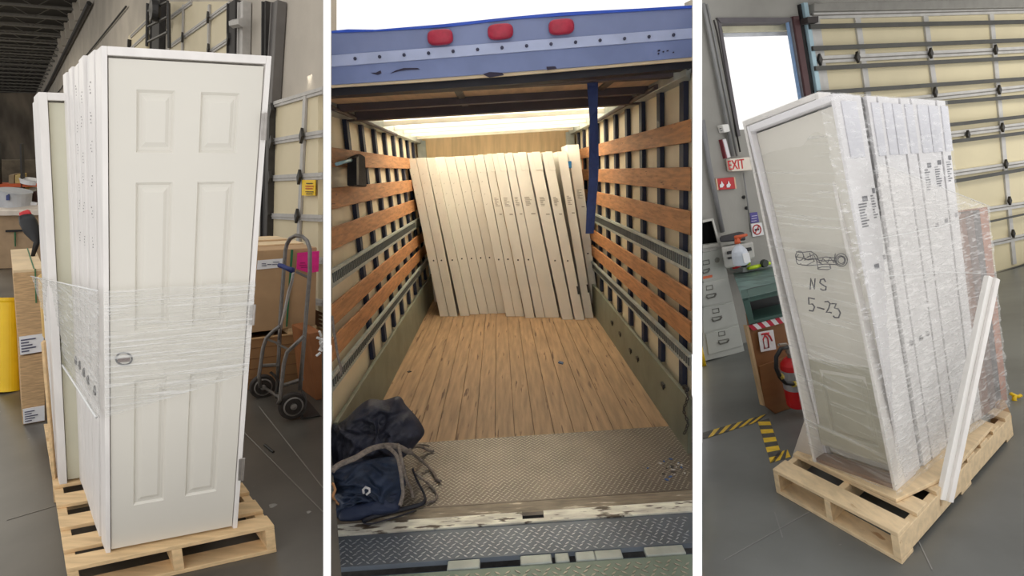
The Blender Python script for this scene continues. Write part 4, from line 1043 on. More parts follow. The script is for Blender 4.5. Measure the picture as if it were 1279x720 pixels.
# ================================================================ BAY 3 : wrapped stack of doors by a dock door
W3 = (B3.fl(1257, 336), dirvp(2459, -4).cross(B3.v).normalized())
def w3(px, py, off=0): return on(px, py, shift(W3, off))
W3D = dirvp(2459, -4); n3 = tocam(W3); V3 = B3.v
LD3 = camv((877.4-640)/FPX, 0, 1); dl = (LD3 - B3.n*LD3.dot(B3.n)); 
o3 = B3.fl(878, 436); 
g = G(); nearL = B3.fl(877.6, 760); farL = B3.fl(877.6, 443.5)
farR = W3[0]+W3D*6; nearR = B3.fl(1500, 860)
g.prism([nearL, farL, farR, farR+ (nearR-farR)*1.0, nearR], -B3.n*.1)
struct('floor', g, floor3)
# wall with an opening (white daylight outside) ------------------------------------------
wallm = concrete_wall3
def wpoly(pts, th=.25, off=0): g = G(); g.prism([w3(x, y, off) for x, y in pts], -n3*th); return g
op = [(901, 28), (986, 27), (1008, 160), (928, 172)]      # opening (its lower part is hidden)
ops = None
struct('wall_back_right', wpoly([(873.5, 446), (971, 427), (924, 162), (901, 27), (873.5, -5)]), wallm)
struct('wall_back_right', wpoly([(873.5, -5), (901, 27), (987, 26), (1025, 22), (1025, -5)]), wallm)
struct('wall_back_right', wpoly([(987, 26), (1009, 158), (1060, 400), (1330, 316), (1330, -5), (1025, -5), (1025, 22)], .06, -.35), wallm)
struct('wall_back_right', wpoly([(924, 162), (971, 427), (1058, 401), (1009, 158)]), wallm)
k0, k1 = w3(885, -30), w3(1420, -30)
g = G(); g.prism([k0, k1, k1+n3*6.2, k0+n3*5.2+W3D*1.2], B3.n*.1); struct('ceiling', g, mat('ceiling_pale', S(150, 148, 142), .8))
area('fill_lamp', w3(1250, -20)+n3*3.0-B3.n*.25, w3(1250, 300)+n3*2.2, 1.6, 60, (1, .96, .88))  # added unseen fill light for the dock door under the ceiling
# frame of the opening
t = thing('window_1', 'open door', 'window', w3(901, 150)); del t['label']; del t['category']; t['kind'] = 'structure'
rev = mat('reveal_grey', S(104, 100, 104), .7); maroon = mat('maroon_steel', S(88, 60, 62), .55, .2)
g = wpoly([(897, 22), (901, 28), (925.5, 170), (921, 171)], .12, .02); build('frame_side', g, rev, t)
g = wpoly([(896, 22), (990, 22), (987, 27), (901, 28.5)], .3, .03); build('frame_head', g, rev, t)
g = wpoly([(901, 29), (985, 28), (987, 38), (904, 40)], .05, -.12); build('roller_box', g, mat('shutter_cream', S(214, 210, 184), .6), t)
g = wpoly([(904, 40), (987.5, 38), (989, 44), (905.5, 46)], .02, -.2); build('shutter_bottom', g, mat('shutter_pale', S(222, 226, 236), .5), t)
g = wpoly([(984, 27), (988.5, 27), (1010, 160), (1006, 161)], .03, .0); build('frame_side', g, mat('frame_blue', S(140, 172, 214), .5), t)
# thin glass pane closing the opening
gl = bpy.data.materials.new('window_glass'); gl.use_nodes = True; N = gl.node_tree.nodes; b_ = N['Principled BSDF']; b_.inputs['Alpha'].default_value = .08; b_.inputs['Roughness'].default_value = .05; b_.inputs['Base Color'].default_value = (.9, .95, 1, 1)
# uprights to the right of the opening
for (label, pts, m_, off, th) in (
    ('grey steel jamb right of the bright opening', [(988, 24), (991.5, 24), (1041, 330), (1038, 330)], mat('jamb_grey', S(118, 118, 124), .6), .03, .04),
    ('maroon steel column right of the bright opening', [(991.5, 20), (998.5, 20), (1048, 330), (1041, 330)], maroon, .06, .05),
    ('dark slot beside the maroon column', [(999.5, 5), (1003, 5), (1053, 330), (1048, 330)], black, .04, .1),
    ('pale blue steel pipe left of the dock door', [(1004.5, 3), (1009.5, 3), (1060, 330), (1054, 330)], mat('pipe_blue', S(168, 196, 208), .45, .2), .08, .05)):
    g = wpoly(pts, th, off); tag(build('wall_upright', g, m_, bev=.004), label, 'steel upright')
g = wpoly([(1009, 21), (1023, 20), (1023, 28), (1010, 28.5)], .1, .16); tag(build('junction_box', g, mat('box_dark', S(58, 52, 50), .6), bev=.004), 'dark box at the top left corner of the slatted dock door', 'box')
# conduits on the left wall
for i, (pts, r, m_) in enumerate((([(879, 4), (886, 40), (916, 195)], .022, mat('conduit_grey', S(146, 146, 146), .5, .3)), ([(883, 5), (891, 40), (921, 195)], .014, MATS['conduit_grey']), ([(892, 25), (896, 40), (925, 190)], .01, dark_steel),
                                  ([(877.8, 150), (886, 205), (903, 290)], .03, mat('conduit_pale', S(136, 136, 138), .5)), ([(929, 216), (934, 250), (938, 290)], .01, MATS['conduit_grey']))):
    g = G(); g.tube([w3(x, y, .05) for x, y in pts], r, 8); tag(build('conduit', g, m_, smooth=True), ['thickest grey conduit running up the wall above the exit sign', 'thin grey conduit beside the thick one above the exit sign', 'thin dark conduit nearest the bright opening', 'pale conduit down the wall behind the filing cabinet', 'short thin conduit running down below the exit sign'][i], 'conduit')
# alarm device
t = thing('alarm_sounder', 'small white alarm box on the wall above the exit sign', 'alarm', w3(900, 160, .03))
g = wpoly([(895.5, 157), (904, 156), (906, 165.5), (898.5, 167)], -.09, .0); build('housing', g, white_paint, t, bev=.012)
g = wpoly([(899, 160), (901, 160), (901.5, 161.5), (899.5, 161.7)], -.01, .092); g.prism([w3(x, y, .092) for x, y in ((900, 163), (902, 163), (902.5, 164), (900.5, 164.2))], n3*.01); build('vent_slot', g, mat('slot_grey', S(110, 110, 112), .6), t)
g = wpoly([(899, 175), (903, 174), (909, 197), (905, 198)], -.06, .0); tag(build('conduit_cover', g, mat('cover_white', S(226, 222, 226), .5), bev=.006), 'white surface trunking between alarm box and exit sign', 'trunking')
g = wpoly([(898, 175), (899.5, 174.6), (905, 198), (903.5, 198.4)], -.05, .0); tag(build('red_wire_cover', g, mat('maroon_wire', S(122, 44, 54), .5)), 'thin dark red cover strip left of the white trunking', 'trunking')
# exit sign
t = thing('exit_sign', 'white sign with red EXIT lettering on the wall beside the wrapped stack', 'sign', w3(919, 215, .03))
qe = [(908.5, 215), (934.5, 213.5), (932, 196.5), (906, 199)]
g = wpoly(qe, -.08, .02); build('sign_body', g, mat('sign_white', S(236, 226, 212), .4), t, bev=.015)
qq = [w3(911, 212.3, .103), w3(930.5, 210.6, .103), w3(929.3, 198.6, .103), w3(909, 201, .103)]
g = G(); g.text('EXIT', qq); 
exm = mat('exit_red', S(226, 40, 44), .4)
build('lettering', g, exm, t, fix=False)
g = G(); g.text('EXIT', [p+W3D*.006 for p in qq]); build('lettering', g, exm, t, fix=False)
t = thing('fire_alarm_sign', 'small red sign with two white flame shapes below the exit sign', 'sign', w3(906, 235, .03))
g = wpoly([(896, 237.5), (917, 236), (915, 221.5), (894, 223.5)], -.03, .01); build('sign_plate', g, red, t, bev=.004)
for x0 in (898.5, 907):
    g = G(); g.prism([w3(x0+a, b, .045) for a, b in ((1.2, 234.5), (4.5, 234.2), (6.3, 231), (4.6, 229), (3.2, 226), (2.6, 229.5), (.8, 231))], n3*.003); build('flame_shape', g, paper, t)
g = wpoly([(894, 237.8), (896.2, 237.6), (894.2, 223.4), (892, 223.6)], -.03, .008); g.prism([w3(x, y, .008) for x, y in ((916.8, 236), (918.5, 235.9), (916.4, 221.4), (914.8, 221.5))], n3*.03); build('sign_edge', g, mat('edge_tan', S(220, 190, 160), .5), t)
# small notices
t = thing('notice', 'small purple notice on the wall above the no-smoking notice', 'sign', w3(942, 280, .02))
g = wpoly([(938, 279), (948, 277.5), (945.5, 265), (936.5, 266)], -.01, .01); build('notice_sheet', g, mat('notice_purple', S(84, 76, 150), .5), t)
g = G()
for k in range(3): g.prism([w3(939+k*.3+a, 276.5-k*3.2+b, .022) for a, b in ((0, .6), (6.5, -.4), (6.3, -1.2), (-.2, -.2))], n3*.002)
build('lettering', g, mat('notice_text', S(196, 192, 220), .5), t)
t = thing('no_smoking_notice', 'white no-smoking notice with red crossed circle above the printer', 'sign', w3(945, 296, .02))
g = wpoly([(940, 296), (954, 293.5), (951, 278), (938, 280)], -.01, .01); build('notice_sheet', g, paper, t)
c_ = w3(946, 287, .024); rr_ = (w3(950.7, 286.4, .024)-c_).length
g = G(); g.tube([c_+W3D*math.cos(a*.393)*rr_+V3*math.sin(a*.393)*rr_ for a in range(16)], .008, 6, closed=True); g.tube([c_+(W3D*.7+V3*.7)*rr_, c_-(W3D*.7+V3*.7)*rr_], .007, 6); build('crossed_circle', g, mat('mark_red', S(190, 70, 70), .5), t)
g = G(); g.box(c_, W3D*rr_*.55, n3*.002, V3*.012); build('cigarette', g, ink, t)
for (x, y) in ((928.5, 246.5), (932, 260)):
    g = G(); g.ringdisc(w3(x, y, .0), n3, [(.02, 0), (.022, .02), (.012, .03)], 12); tag(build('wall_bolt', g, black), ['upper dark bolt on the wall below the exit sign', 'lower dark bolt on the wall below the exit sign'][int(y > 250)], 'bolt')

# ---- slatted dock door -------------------------------------------------
t = thing('dock_door', 'cream sectional dock door with dark horizontal bars right of the opening', 'dock door', w3(1100, 330))
g = wpoly([(1006, 17.5), (1330, 10), (1330, 317), (1060, 396)], .06, .0); 
g = G(); g.prism([w3(x, y, .0) for x, y in ((1009, 17.5), (1330, 11), (1330, 316), (1256, 336.3), (1058, 392))], -n3*.05); build('door_panel', g, dock_beige3, t)
def bar(name, a, b, hw, m_, off, dep, parent):
    g = G(); A_, B_ = w3(*a, off), w3(*b, off); g.box((A_+B_)/2, (B_-A_)/2, n3*dep, V3*hw); return build(name, g, m_, parent)
def yl(x, xa, ya, xb, yb): return ya+(yb-ya)*(x-xa)/(xb-xa)
seam_m = mat('seam_rail', S(200, 198, 194), .4, .0)
for (xa, ya, xb, yb) in ((1070, 18, 1272, 13), (1070, 72.5, 1272, 62.5), (1070, 132, 1272, 110.5), (1184, 168.5, 1272, 157.5), (1190, 217, 1272, 205), (1235, 262, 1272, 256.5), (1240, 304, 1272, 297)):
    x0, x1 = 1016, 1300
    bar('section_rail', (x0, yl(x0, xa, ya, xb, yb)), (x1, yl(x1, xa, ya, xb, yb)), .045, seam_m, .02, .015, t)
    bar('seam_line', (x0, yl(x0, xa, ya, xb, yb)), (x1, yl(x1, xa, ya, xb, yb)), .006, mat('seam_dark', S(120, 116, 108), .6), .04, .004, t)
for (a, b) in (((1012.5, 20), (1062, 380)), ((1019, 20), (1068, 380)), ((1070, 17), (1119, 370)), ((1155, 15.5), (1199, 350)), ((1237.5, 13.5), (1267, 330))):
    g = G(); A_, B_ = w3(*a, .012), w3(*b, .012); g.box((A_+B_)/2, (B_-A_)/2, n3*.014, W3D*.05); build('stile', g, seam_m, t)
for (x, y) in ((1161.5, 67), (1242.5, 62.5), (1167, 115.5), (1247, 112.5), (1251, 159.5), (1255.5, 205), (1260, 251), (1264.5, 292), (1070, 72), (1023, 75), (1208, 169)):
    p = w3(x, y, .05); g = G(); s = .062; g.prism([p-V3*s*1.2, p+W3D*s*.55, p+V3*s*1.2, p-W3D*s*.55], n3*.035); build('hinge', g, dark_steel, t)
dark_bar = mat('bar_dark', S(74, 74, 70), .5, .3, var=.1)
for i, (xa, ya, xb, yb) in enumerate(((1070, 32, 1272, 27.5), (1070, 58.5, 1272, 50.5), (1070, 83, 1272, 72.5), (1090, 111.5, 1272, 99), (1180, 128.5, 1272, 121), (1183, 156.5, 1272, 146.5), (1186, 177.5, 1272, 167), (1190, 227, 1272, 213), (1232, 278, 1272, 269.5), (1242, 344, 1272, 333.5))):
    x0 = 1012 + i*3.2; x1 = 1300
    bar('guard_bar', (x0, yl(x0, xa, ya, xb, yb)), (x1, yl(x1, xa, ya, xb, yb)), .027 if i < 8 else .014, dark_bar, .10, .014, t)
g = wpoly([(1009, 7), (1330, -1), (1330, 10.5), (1009, 17)], -.1, .0); tag(build('door_header', g, mat('header_grey', S(150, 148, 142), .7), bev=.01), 'grey lintel beam over the slatted dock door', 'beam')

# ---- floor tape ----------------------------------------------------------
tape_y = mat('tape_yellow', S(228, 190, 50), .5, var=.1, scale=20); tape_k = mat('tape_black', S(78, 76, 70), .6, var=.15, scale=20)
def hazard(name, label, a0, a1, b0, b1, n, m0=0):
    """strip between two traced edges; slanted stripes"""
    A0, A1, C0, C1 = B3.fl(*a0, .002), B3.fl(*a1, .002), B3.fl(*b0, .002), B3.fl(*b1, .002)
    t = thing(name, label, 'floor tape', A0, 'hazard tape on the floor'); gy, gk = G(), G()
    for k in range(n):
        sl = .9/n; u0, u1 = k/n, (k+1)/n
        c_ = lambda v: max(0, min(1, v))
        q = [lerp(A0, A1, c_(u0)), lerp(A0, A1, c_(u1)), lerp(C0, C1, c_(u1+sl)), lerp(C0, C1, c_(u0+sl))]
        (gy if (k+m0) % 2 else gk).prism(q, B3.n*.001)
    gk.prism([lerp(A0, A1, 0), lerp(C0, C1, 0), lerp(C0, C1, .9/n)], B3.n*.001)
    build('yellow_stripes', gy, tape_y, t); build('black_stripes', gk, tape_k, t)
hazard('hazard_tape', 'yellow and black striped tape on the floor running along below the brown cabinet', (878.2, 549), (948, 527), (878.2, 541), (958, 517.5), 11)
hazard('hazard_tape', 'yellow and black striped tape on the floor running toward the pallet', (947, 527), (963, 579), (961, 523), (977, 569), 9, 1)
hazard('hazard_tape', 'short end of striped tape on the floor beside the pallet corner', (962, 579), (988, 571), (972, 566), (984, 562), 4)

# ---- filing cabinet ------------------------------------------------------
fpl = (B3.fl(905, 446), W3[1]); fn = tocam(fpl)
def gap3(pl): return abs((pl[0]-W3[0]).dot(n3))
fd = ray(893, 420); fd = -(fd-B3.n*fd.dot(B3.n)).normalized()
GC = min(.45, (gap3(fpl)-.02)/abs(fd.dot(n3)))   # the cabinets stand square to the aisle, not to the wall
cabm = mat('cabinet_grey', S(196, 198, 192), .45, var=.03); cab2 = mat('cabinet_trim', S(120, 120, 114), .45, .3)
t = thing('filing_cabinet', 'grey four-drawer filing cabinet at the left of the right bay', 'cabinet', on(885, 450, fpl))
P3f = lambda pts, off=0: [on(x, y, shift(fpl, off)) for x, y in pts]
g = G(); g.prism(P3f([(879, 452), (930.5, 439.5), (902, 311.5), (879, 316)]), -fd*GC); build('cabinet_body', g, cabm, t, bev=.006)
rows = [((879, 316), (902.5, 311.5), (879, 352), (910, 345)), ((879, 354), (910.3, 347.5), (879, 383), (916.5, 376)), ((879, 385.5), (917, 378), (879, 416.5), (923, 404.5)), ((882, 418), (923.3, 407), (886, 443.5), (928.5, 432))]
for (tl_, tr_, bl_, br_2) in rows:
    g = G(); g.prism(P3f([bl_, br_2, tr_, tl_], .018), -fn*.018); build('drawer', g, cabm, t, bev=.004)
for i, (lx, ly, hx, hy, x1) in enumerate(((882.5, 328, 882, 339, 5), (886.7, 359.5, 889, 370, 6), (894.5, 388.5, 896, 398.5, 6), (902, 417, 904.5, 427, 6.5))):
    g = G(); w_ = 3.6; h_ = 2.6
    pts = [(lx-w_, ly+h_+.6), (lx+w_+.6, ly+h_-.8), (lx+w_, ly-h_-.6), (lx-w_-.4, ly-h_+.8)]
    g.tube(P3f([(max(x, 878.5), y) for x, y in pts], .022), .006, 4, closed=True); build('label_holder', g, cab2, t)
    g = G(); g.tube(P3f([(max(hx-x1, 878.5), hy+.5), (hx-x1+2, hy+3), (hx+x1-2, hy+1), (hx+x1, hy-2.5)], .03), .009, 6); g.tube(P3f([(max(hx-x1, 878.5), hy-1), (hx+x1, hy-3.6)], .028), .006, 4); build('handle', g, cab2, t)
g = G(); g.ringdisc(on(896, 325, shift(fpl, .02)), fn, [(.032, 0), (.032, .008), (.02, .01)], 16); build('round_sticker', g, mat('sticker', S(140, 140, 132), .5), t)
g = G(); g.prism(P3f([(878.5, 349), (890, 346.5), (890, 343.5), (878.5, 345.5)], .02), fn*.003); build('orange_tag', g, mat('orange_tag', S(232, 120, 80), .5), t, label='orange tag')
# black cubby on it
t = thing('document_tray', 'open pale tray with a dark inside on top of the filing cabinet', 'tray', on(880, 309, fpl))
tm = mat('tray_white', S(200, 198, 190), .5)
fa = P3f([(878.3, 310), (900.5, 306), (891, 273.5), (878.3, 276)])
g = G(); g.prism(P3f([(898, 306.5), (900.8, 306), (891.5, 273), (889.3, 273.4)], .02), -fd*GC*.9); g.prism(P3f([(878.3, 278.5), (891, 275.5), (890.6, 273), (878.3, 275)], .02), -fd*GC*.9); g.prism(P3f([(878.3, 311), (900.8, 307), (900.3, 303.5), (878.3, 306.5)], .02), -fd*GC*.9); build('tray_shell', g, tm, t)
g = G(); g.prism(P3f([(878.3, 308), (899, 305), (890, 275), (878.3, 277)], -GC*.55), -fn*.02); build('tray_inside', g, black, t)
g = G(); g.prism(P3f([(878.3, 315.5), (901.5, 311.5), (900.6, 307), (878.3, 311)], .0), -fd*GC*.9); tag(build('paper_stack', g, mat('paper_stack', S(206, 204, 200), .7, var=.2, scale=60, stretch=(1, 1, 20)), bev=.004), 'stack of papers between the tray and the filing cabinet', 'paper')

# ---- brown cabinet with fire extinguisher --------------------------------
bpl = (B3.fl(969, 517), W3[1]); bn = tocam(bpl)
bd = ray(938, 430); bd = (bd-B3.n*bd.dot(B3.n)).normalized()
Pb = lambda pts, off=0: [on(x, y, shift(bpl, off)) for x, y in pts]
brownm = mat('brown_laminate', S(138, 94, 56), .55, var=.08, scale=3, stretch=(1, 1, 5)); brown2 = mat('brown_laminate_dark', S(116, 78, 46), .55, var=.08)
t = thing('brown_cabinet', 'brown wooden cabinet behind the wrapped stack carrying the extinguisher notice', 'cabinet', on(969, 517, bpl))
g = G(); g.prism(Pb([(955, 507), (969, 517.5), (1003, 508), (1003, 400), (978, 396), (934, 407)]), bd*.6); build('cabinet_body', g, brownm, t)
g = G(); g.prism(Pb([(955, 506), (969, 516), (1001, 507.5), (1001, 440), (949, 458)], .012), -bn*.012); build('front_panel', g, brownm, t, bev=.003)
g = G(); g.prism(Pb([(953.2, 507), (956, 507), (935.5, 407), (932.5, 407)], .02), -bn*.03); build('edge_trim', g, mat('edge_wood', S(196, 168, 130), .6), t)
def Ptape(a, b, c_, d, n, nm_, m1, m2, parent, off):
    for m_, par in ((m1, 0), (m2, 1)):
        g = G()
        for k in range(n):
            if k % 2 != par: continue
            u0, u1, sl = k/n, (k+1)/n, .6/n
            f2 = lambda p, q, u: (p[0]+(q[0]-p[0])*min(1, u), p[1]+(q[1]-p[1])*min(1, u))
            g.prism(Pb([f2(a, b, u0+sl), f2(a, b, u1+sl), f2(d, c_, u1), f2(d, c_, u0)], off), bn*.002)
        build(nm_, g, m_, parent)
t2 = thing('striped_tape', 'red and white striped tape across the top of the brown cabinet', 'tape', on(937, 412, bpl))
Ptape((938, 414), (981, 403), (979, 395.5), (934.5, 407), 8, 'tape_stripes', mat('tape_red', S(200, 32, 62), .5), paper, t2, .018)
t3 = thing('extinguisher_notice', 'white notice with a red extinguisher outline on the brown cabinet', 'sign', on(950, 440, bpl))
g = G(); g.prism(Pb([(950.5, 440), (969.5, 436.5), (965.8, 412), (946.8, 415.2)], .018), bn*.006); build('notice_sheet', g, paper, t3, bev=.003)
rm = mat('mark_red2', S(206, 50, 60), .5)
def stroke(pts, plf, r, m_, nm_, parent, closed=False, smooth=True):
    g = G(); g.tube([plf(x, y) for x, y in pts], r, 5, closed=closed); return build(nm_, g, m_, parent, smooth=smooth)
pe = lambda x, y: on(x, y, shift(bpl, .027))
stroke([(955.5, 435.5), (961, 434.5), (959.5, 423), (957.5, 420.5), (955, 421), (953.8, 424)], pe, .006, rm, 'extinguisher_outline', t3, True)
stroke([(951.5, 418), (956, 417), (960, 418), (962.5, 421), (964.8, 426)], pe, .007, rm, 'hose_outline', t3)
stroke([(955.5, 420.5), (957, 416.5), (961, 416.2)], pe, .006, rm, 'handle_outline', t3)
t = thing('fire_extinguisher', 'red fire extinguisher with silver label standing half hidden left of the wrapped stack', 'extinguisher', on(992, 505, shift(bpl, .14)))
ep = shift(bpl, .16); eb, et = on(999, 505, ep), on(988.5, 446, ep); axe = et-eb; Le = axe.length; re_ = (on(996, 470, ep)-on(983, 472.5, ep)).length*.84
g = G(); g.ringdisc(eb, axe, [(re_*.92, 0), (re_, Le*.03), (re_, Le*.80), (re_*.92, Le*.88), (re_*.65, Le*.95), (re_*.3, Le)], 28); build('cylinder', g, red, t, smooth=False)
g = G(); g.ringdisc(eb, axe, [(re_*1.012, Le*.38), (re_*1.012, Le*.78)], 28); build('silver_label', g, mat('label_silver', S(176, 178, 186), .4, .3), t)
g = G(); g.ringdisc(eb, axe, [(re_*.28, Le), (re_*.28, Le*1.08), (re_*.36, Le*1.10), (re_*.3, Le*1.18)], 16); build('valve', g, steel, t)
g = G(); q0 = eb+axe*1.16; g.tube([q0, q0+V3*.05-W3D*.03, q0+V3*.06-W3D*.1], .012, 6); g.tube([q0, q0+V3*.02+W3D*.08], .012, 6); build('lever', g, steel, t)
g = G(); hpp = lambda x, y: on(x, y, shift(bpl, .26)); g.tube([hpp(*p) for p in ((984, 434), (976, 436), (970, 446), (970, 460), (975, 472), (982, 479), (992, 480), (998, 476))], .016, 8); build('hose', g, black, t, smooth=True)
g = G(); g.tube([hpp(975, 469), hpp(977, 472)], .022, 8); g.tube([hpp(991, 480.5), hpp(999, 479)], .024, 8); build('hose_fitting', g, mat('brass', S(196, 176, 80), .4, .5), t)

# ---- teal box with open front --------------------------------------------
gpl = shift(bpl, .03); Pg = lambda pts, off=0: [on(x, y, shift(gpl, off)) for x, y in pts]; gn = tocam(gpl)
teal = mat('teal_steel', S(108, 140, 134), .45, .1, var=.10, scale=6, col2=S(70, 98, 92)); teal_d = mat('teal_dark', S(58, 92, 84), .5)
t = thing('teal_cabinet', 'teal metal cabinet with dark open front on top of the brown cabinet', 'cabinet', on(936, 405, gpl))
g = G()
a = Pg([(936, 406), (978, 396), (973, 363), (927.5, 373.5)]); back = Pg([(920, 378), (962, 366), (958, 333), (916.5, 341)], -.5)
bk = bd*.55
f = cage(a, bk); fr_ = .075
for c_ in ((0, .17, 0, 1), (.17, 1.3, .82, 1), (.17, 1.3, 0, .12)): g.cg(f, c_[0], c_[1], 0, .98, c_[2], c_[3])
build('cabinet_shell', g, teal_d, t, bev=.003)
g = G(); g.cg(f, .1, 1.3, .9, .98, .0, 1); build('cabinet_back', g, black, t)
g = G(); ft = Pg([(927.5, 373.5), (974, 362.5)]); bt = [w3(916.3, 341, .02), w3(966, 332.5, .02)]
g.prism([ft[0], ft[1]+(ft[1]-ft[0])*.2, bt[1]+(ft[1]-ft[0])*.2, bt[0]], -V3*.02); build('cabinet_top', g, teal, t)
tray_pl = shift(W3, .34)
def onTop(x, y, h=0): return on(x, y, shift(tray_pl, .03))
# things on the teal cabinet
g = G(); g.prism([on(x, y, tray_pl) for x, y in ((928.5, 341), (966, 333), (965.5, 327.5), (929, 335))], -n3*.22)
tag(build('tool_tray', g, mat('tray_grey', S(158, 162, 160), .5), bev=.01), 'shallow grey tray of tools on top of the teal cabinet', 'tray')
lime = mat('lime_plastic', S(196, 226, 40), .4); hh = .05
t = thing('tape_measure', 'lime green tool lying in the grey tray', 'tool', onTop(940, 334, .05))
g = G(); g.tube([onTop(935, 335.5, .07), onTop(944, 333.5, .07), onTop(951, 331.5, .07)], [.02, .026, .02], 10); build('tool_body', g, lime, t, smooth=True)
g = G(); c_ = onTop(935, 331, .08); g.tube([c_, c_+V3*.09, c_+V3*.11], [.03, .026, .012], 10); build('tool_head', g, lime, t, smooth=True)
g = G(); c_ = onTop(953, 329, .08); g.ringdisc(c_, gn, [(.045, 0), (.05, .02), (.045, .05), (.02, .05)], 18); tag(build('wire_spool', g, mat('spool', S(60, 66, 60), .5)), 'small dark round spool in the tray beside the lime tool', 'spool')
g = G(); g.tube([onTop(957, 330, .07), onTop(962, 329, .07)], [.022, .02], 10); tag(build('marker_pen', g, lime, smooth=True), 'short lime green cylinder at the right end of the grey tray', 'pen')
t = thing('hand_pliers', 'red handled tool lying left of the grey tray', 'tool', onTop(920, 333, .03))
g = G(); g.tube([onTop(916, 334.5, .03), onTop(920, 333, .04), (onTop(926, 331, .04))], [.02, .03, .02], 8); build('grip', g, red, t, smooth=True)
g = G(); g.tube([onTop(926, 332, .04), onTop(932, 332.5, .04)], .018, 8); build('jaw', g, black, t, smooth=True)
# printer
ppl = shift(W3, .55); Pp = lambda pts, off=0: [on(x, y, shift(ppl, off)) for x, y in pts]
t = thing('printer', 'pale grey office printer with black lid against the wall', 'printer', on(915, 333, ppl))
prm = mat('printer_grey', S(190, 188, 182), .5)
g = G(); g.prism(Pp([(906, 336), (918, 334), (943.5, 322), (941, 302), (901.5, 309)]), bd*.35); build('printer_body', g, prm, t, bev=.02)
g = G(); g.prism(Pp([(900, 303), (932, 300.5), (930.5, 291), (924, 290.5), (899, 296.5)], .02), bd*.33); build('scanner_lid', g, mat('lid_black', S(42, 40, 46), .5), t, bev=.015)
for pts in (((909, 318), (919, 316), (918, 312.5), (908.5, 314.5)), ((932, 314.5), (939, 313), (938, 309), (931, 310)), ((910, 324), (918, 322.5), (917.5, 320), (909.6, 321.5))):
    g = G(); g.prism(Pp(pts, .01), n3*.01); build('paper_slot', g, black, t)
# jug with spray top
jpl = shift(W3, .75); t = thing('spray_jug', 'translucent pale blue jug with orange spray top on the teal cabinet', 'jug', on(926, 330, jpl))
jb, jt_ = on(926.5, 330, jpl), on(922, 304, jpl); ja = jt_-jb; Lj = ja.length; rj = .085
g = G(); g.ringdisc(jb, ja, [(rj*.9, 0), (rj, Lj*.06), (rj, Lj*.5), (rj*.9, Lj*.66), (rj*.5, Lj*.85), (rj*.24, Lj*.93), (rj*.24, Lj)], 24); build('jug_body', g, mat('jug_blue', S(212, 218, 228), .3, var=.06), t, smooth=False)
g = G(); c_ = lerp(jb, jt_, .3)+n3*rj*.95; g.prism([c_+W3D*a_+V3*b_ for a_, b_ in ((-.04, -.05), (.05, -.05), (.05, .06), (-.04, .06))], n3*.008); build('paper_label', g, paper, t)
g = G(); g.tube([jt_, jt_+ja*.12, jt_+ja*.28], [.035, .03, .018], 10); g.tube([jt_+ja*.28-W3D*.02, jt_+ja*.30+W3D*.14], [.022, .016], 8); g.tube([jt_+ja*.26+W3D*.03, jt_+ja*.16+W3D*.05], .009, 6); build('spray_head', g, mat('spray_orange', S(206, 92, 52), .5), t, smooth=True)
# barrier at the left edge
g = G(); a_, b_ = B3.fl(879.2, 457), B3.fl(879.2, 457)+V3*.25; g.tube([a_, b_], .035, 12); 
tag(build('yellow_post', g, yellow, smooth=True), 'yellow post foot at the left edge beside the filing cabinet', 'bollard')
t = thing('yellow_hook', 'yellow hook-shaped handle at the far right edge of the floor', 'handle', B3.fl(1270, 502))
pz = (B3.fl(1270, 500), FWD); g = G(); g.tube([on(x, y, pz) for x, y in ((1263, 492), (1267, 494), (1272, 496), (1276, 494))], .012, 8); g.tube([on(x, y, pz) for x, y in ((1268, 494), (1267, 500), (1271, 503), (1276, 502))], .014, 8); build('handle', g, yellow, t, smooth=True)

# ---- pallet ---------------------------------------------------------------
H3 = .145
c3 = [B3.fl(965.5, 586, H3), B3.fl(1122, 667, H3), B3.fl(1263, 516, H3), B3.fl(1120, 470, H3)]
def f_p3(u, w_, v): return lerp(lerp(c3[0], c3[1], u), lerp(c3[3], c3[2], u), w_) - B3.n*H3*(1-v)
t = thing('wood_pallet', 'pale pine pallet under the fully film-wrapped stack with handwriting', 'pallet', f_p3(0, 0, 0))
def slot3(px, py):   # w along the right side for a pixel on the top plane
    return 0
pallet(t, f_p3, pallet_wood3, [(0, .075), (.125, .20), (.27, .345), (.40, .47), (.53, .60), (.66, .73), (.79, .86), (.93, 1)], [(0, .075), (.45, .54), (.92, 1)])

# ---- the wrapped stack ----------------------------------------------------
S3 = H3+.02
TL3, TR3, BR3, BL3 = (927.5, 152), (1021.5, 115), (1120, 614), (1016, 577)
pbl, pbr = B3.fl(*BL3, S3), B3.fl(*BR3, S3)
FP = (pbl, (pbr-pbl).cross(V3).normalized()); fn3 = tocam(FP)
Q3 = P(FP, BL3, BR3, TR3, TL3)
xb = (B3.fl(1230, 519, S3)-pbr).normalized()      # across the edges, to the right and back
# edge plane
EP = (pbr, xb.cross(V3).normalized())
shaded_slab = mat('wrapped_slab_shaded', S(178, 174, 156), .5, var=.03)  # slab paint darkened, the shade on this face is put into the colour
def edge_at(xt, xbm):   # vertical line on the edge plane: top px x, bottom px x
    yt = 115+(xt-1021.5)*.065; 
    # bottom line on the board plane
    ybm = 614 - (xbm-1120)*.864
    return on(xbm, ybm, EP), on(xt, yt, EP)
across = (pbl-pbr)
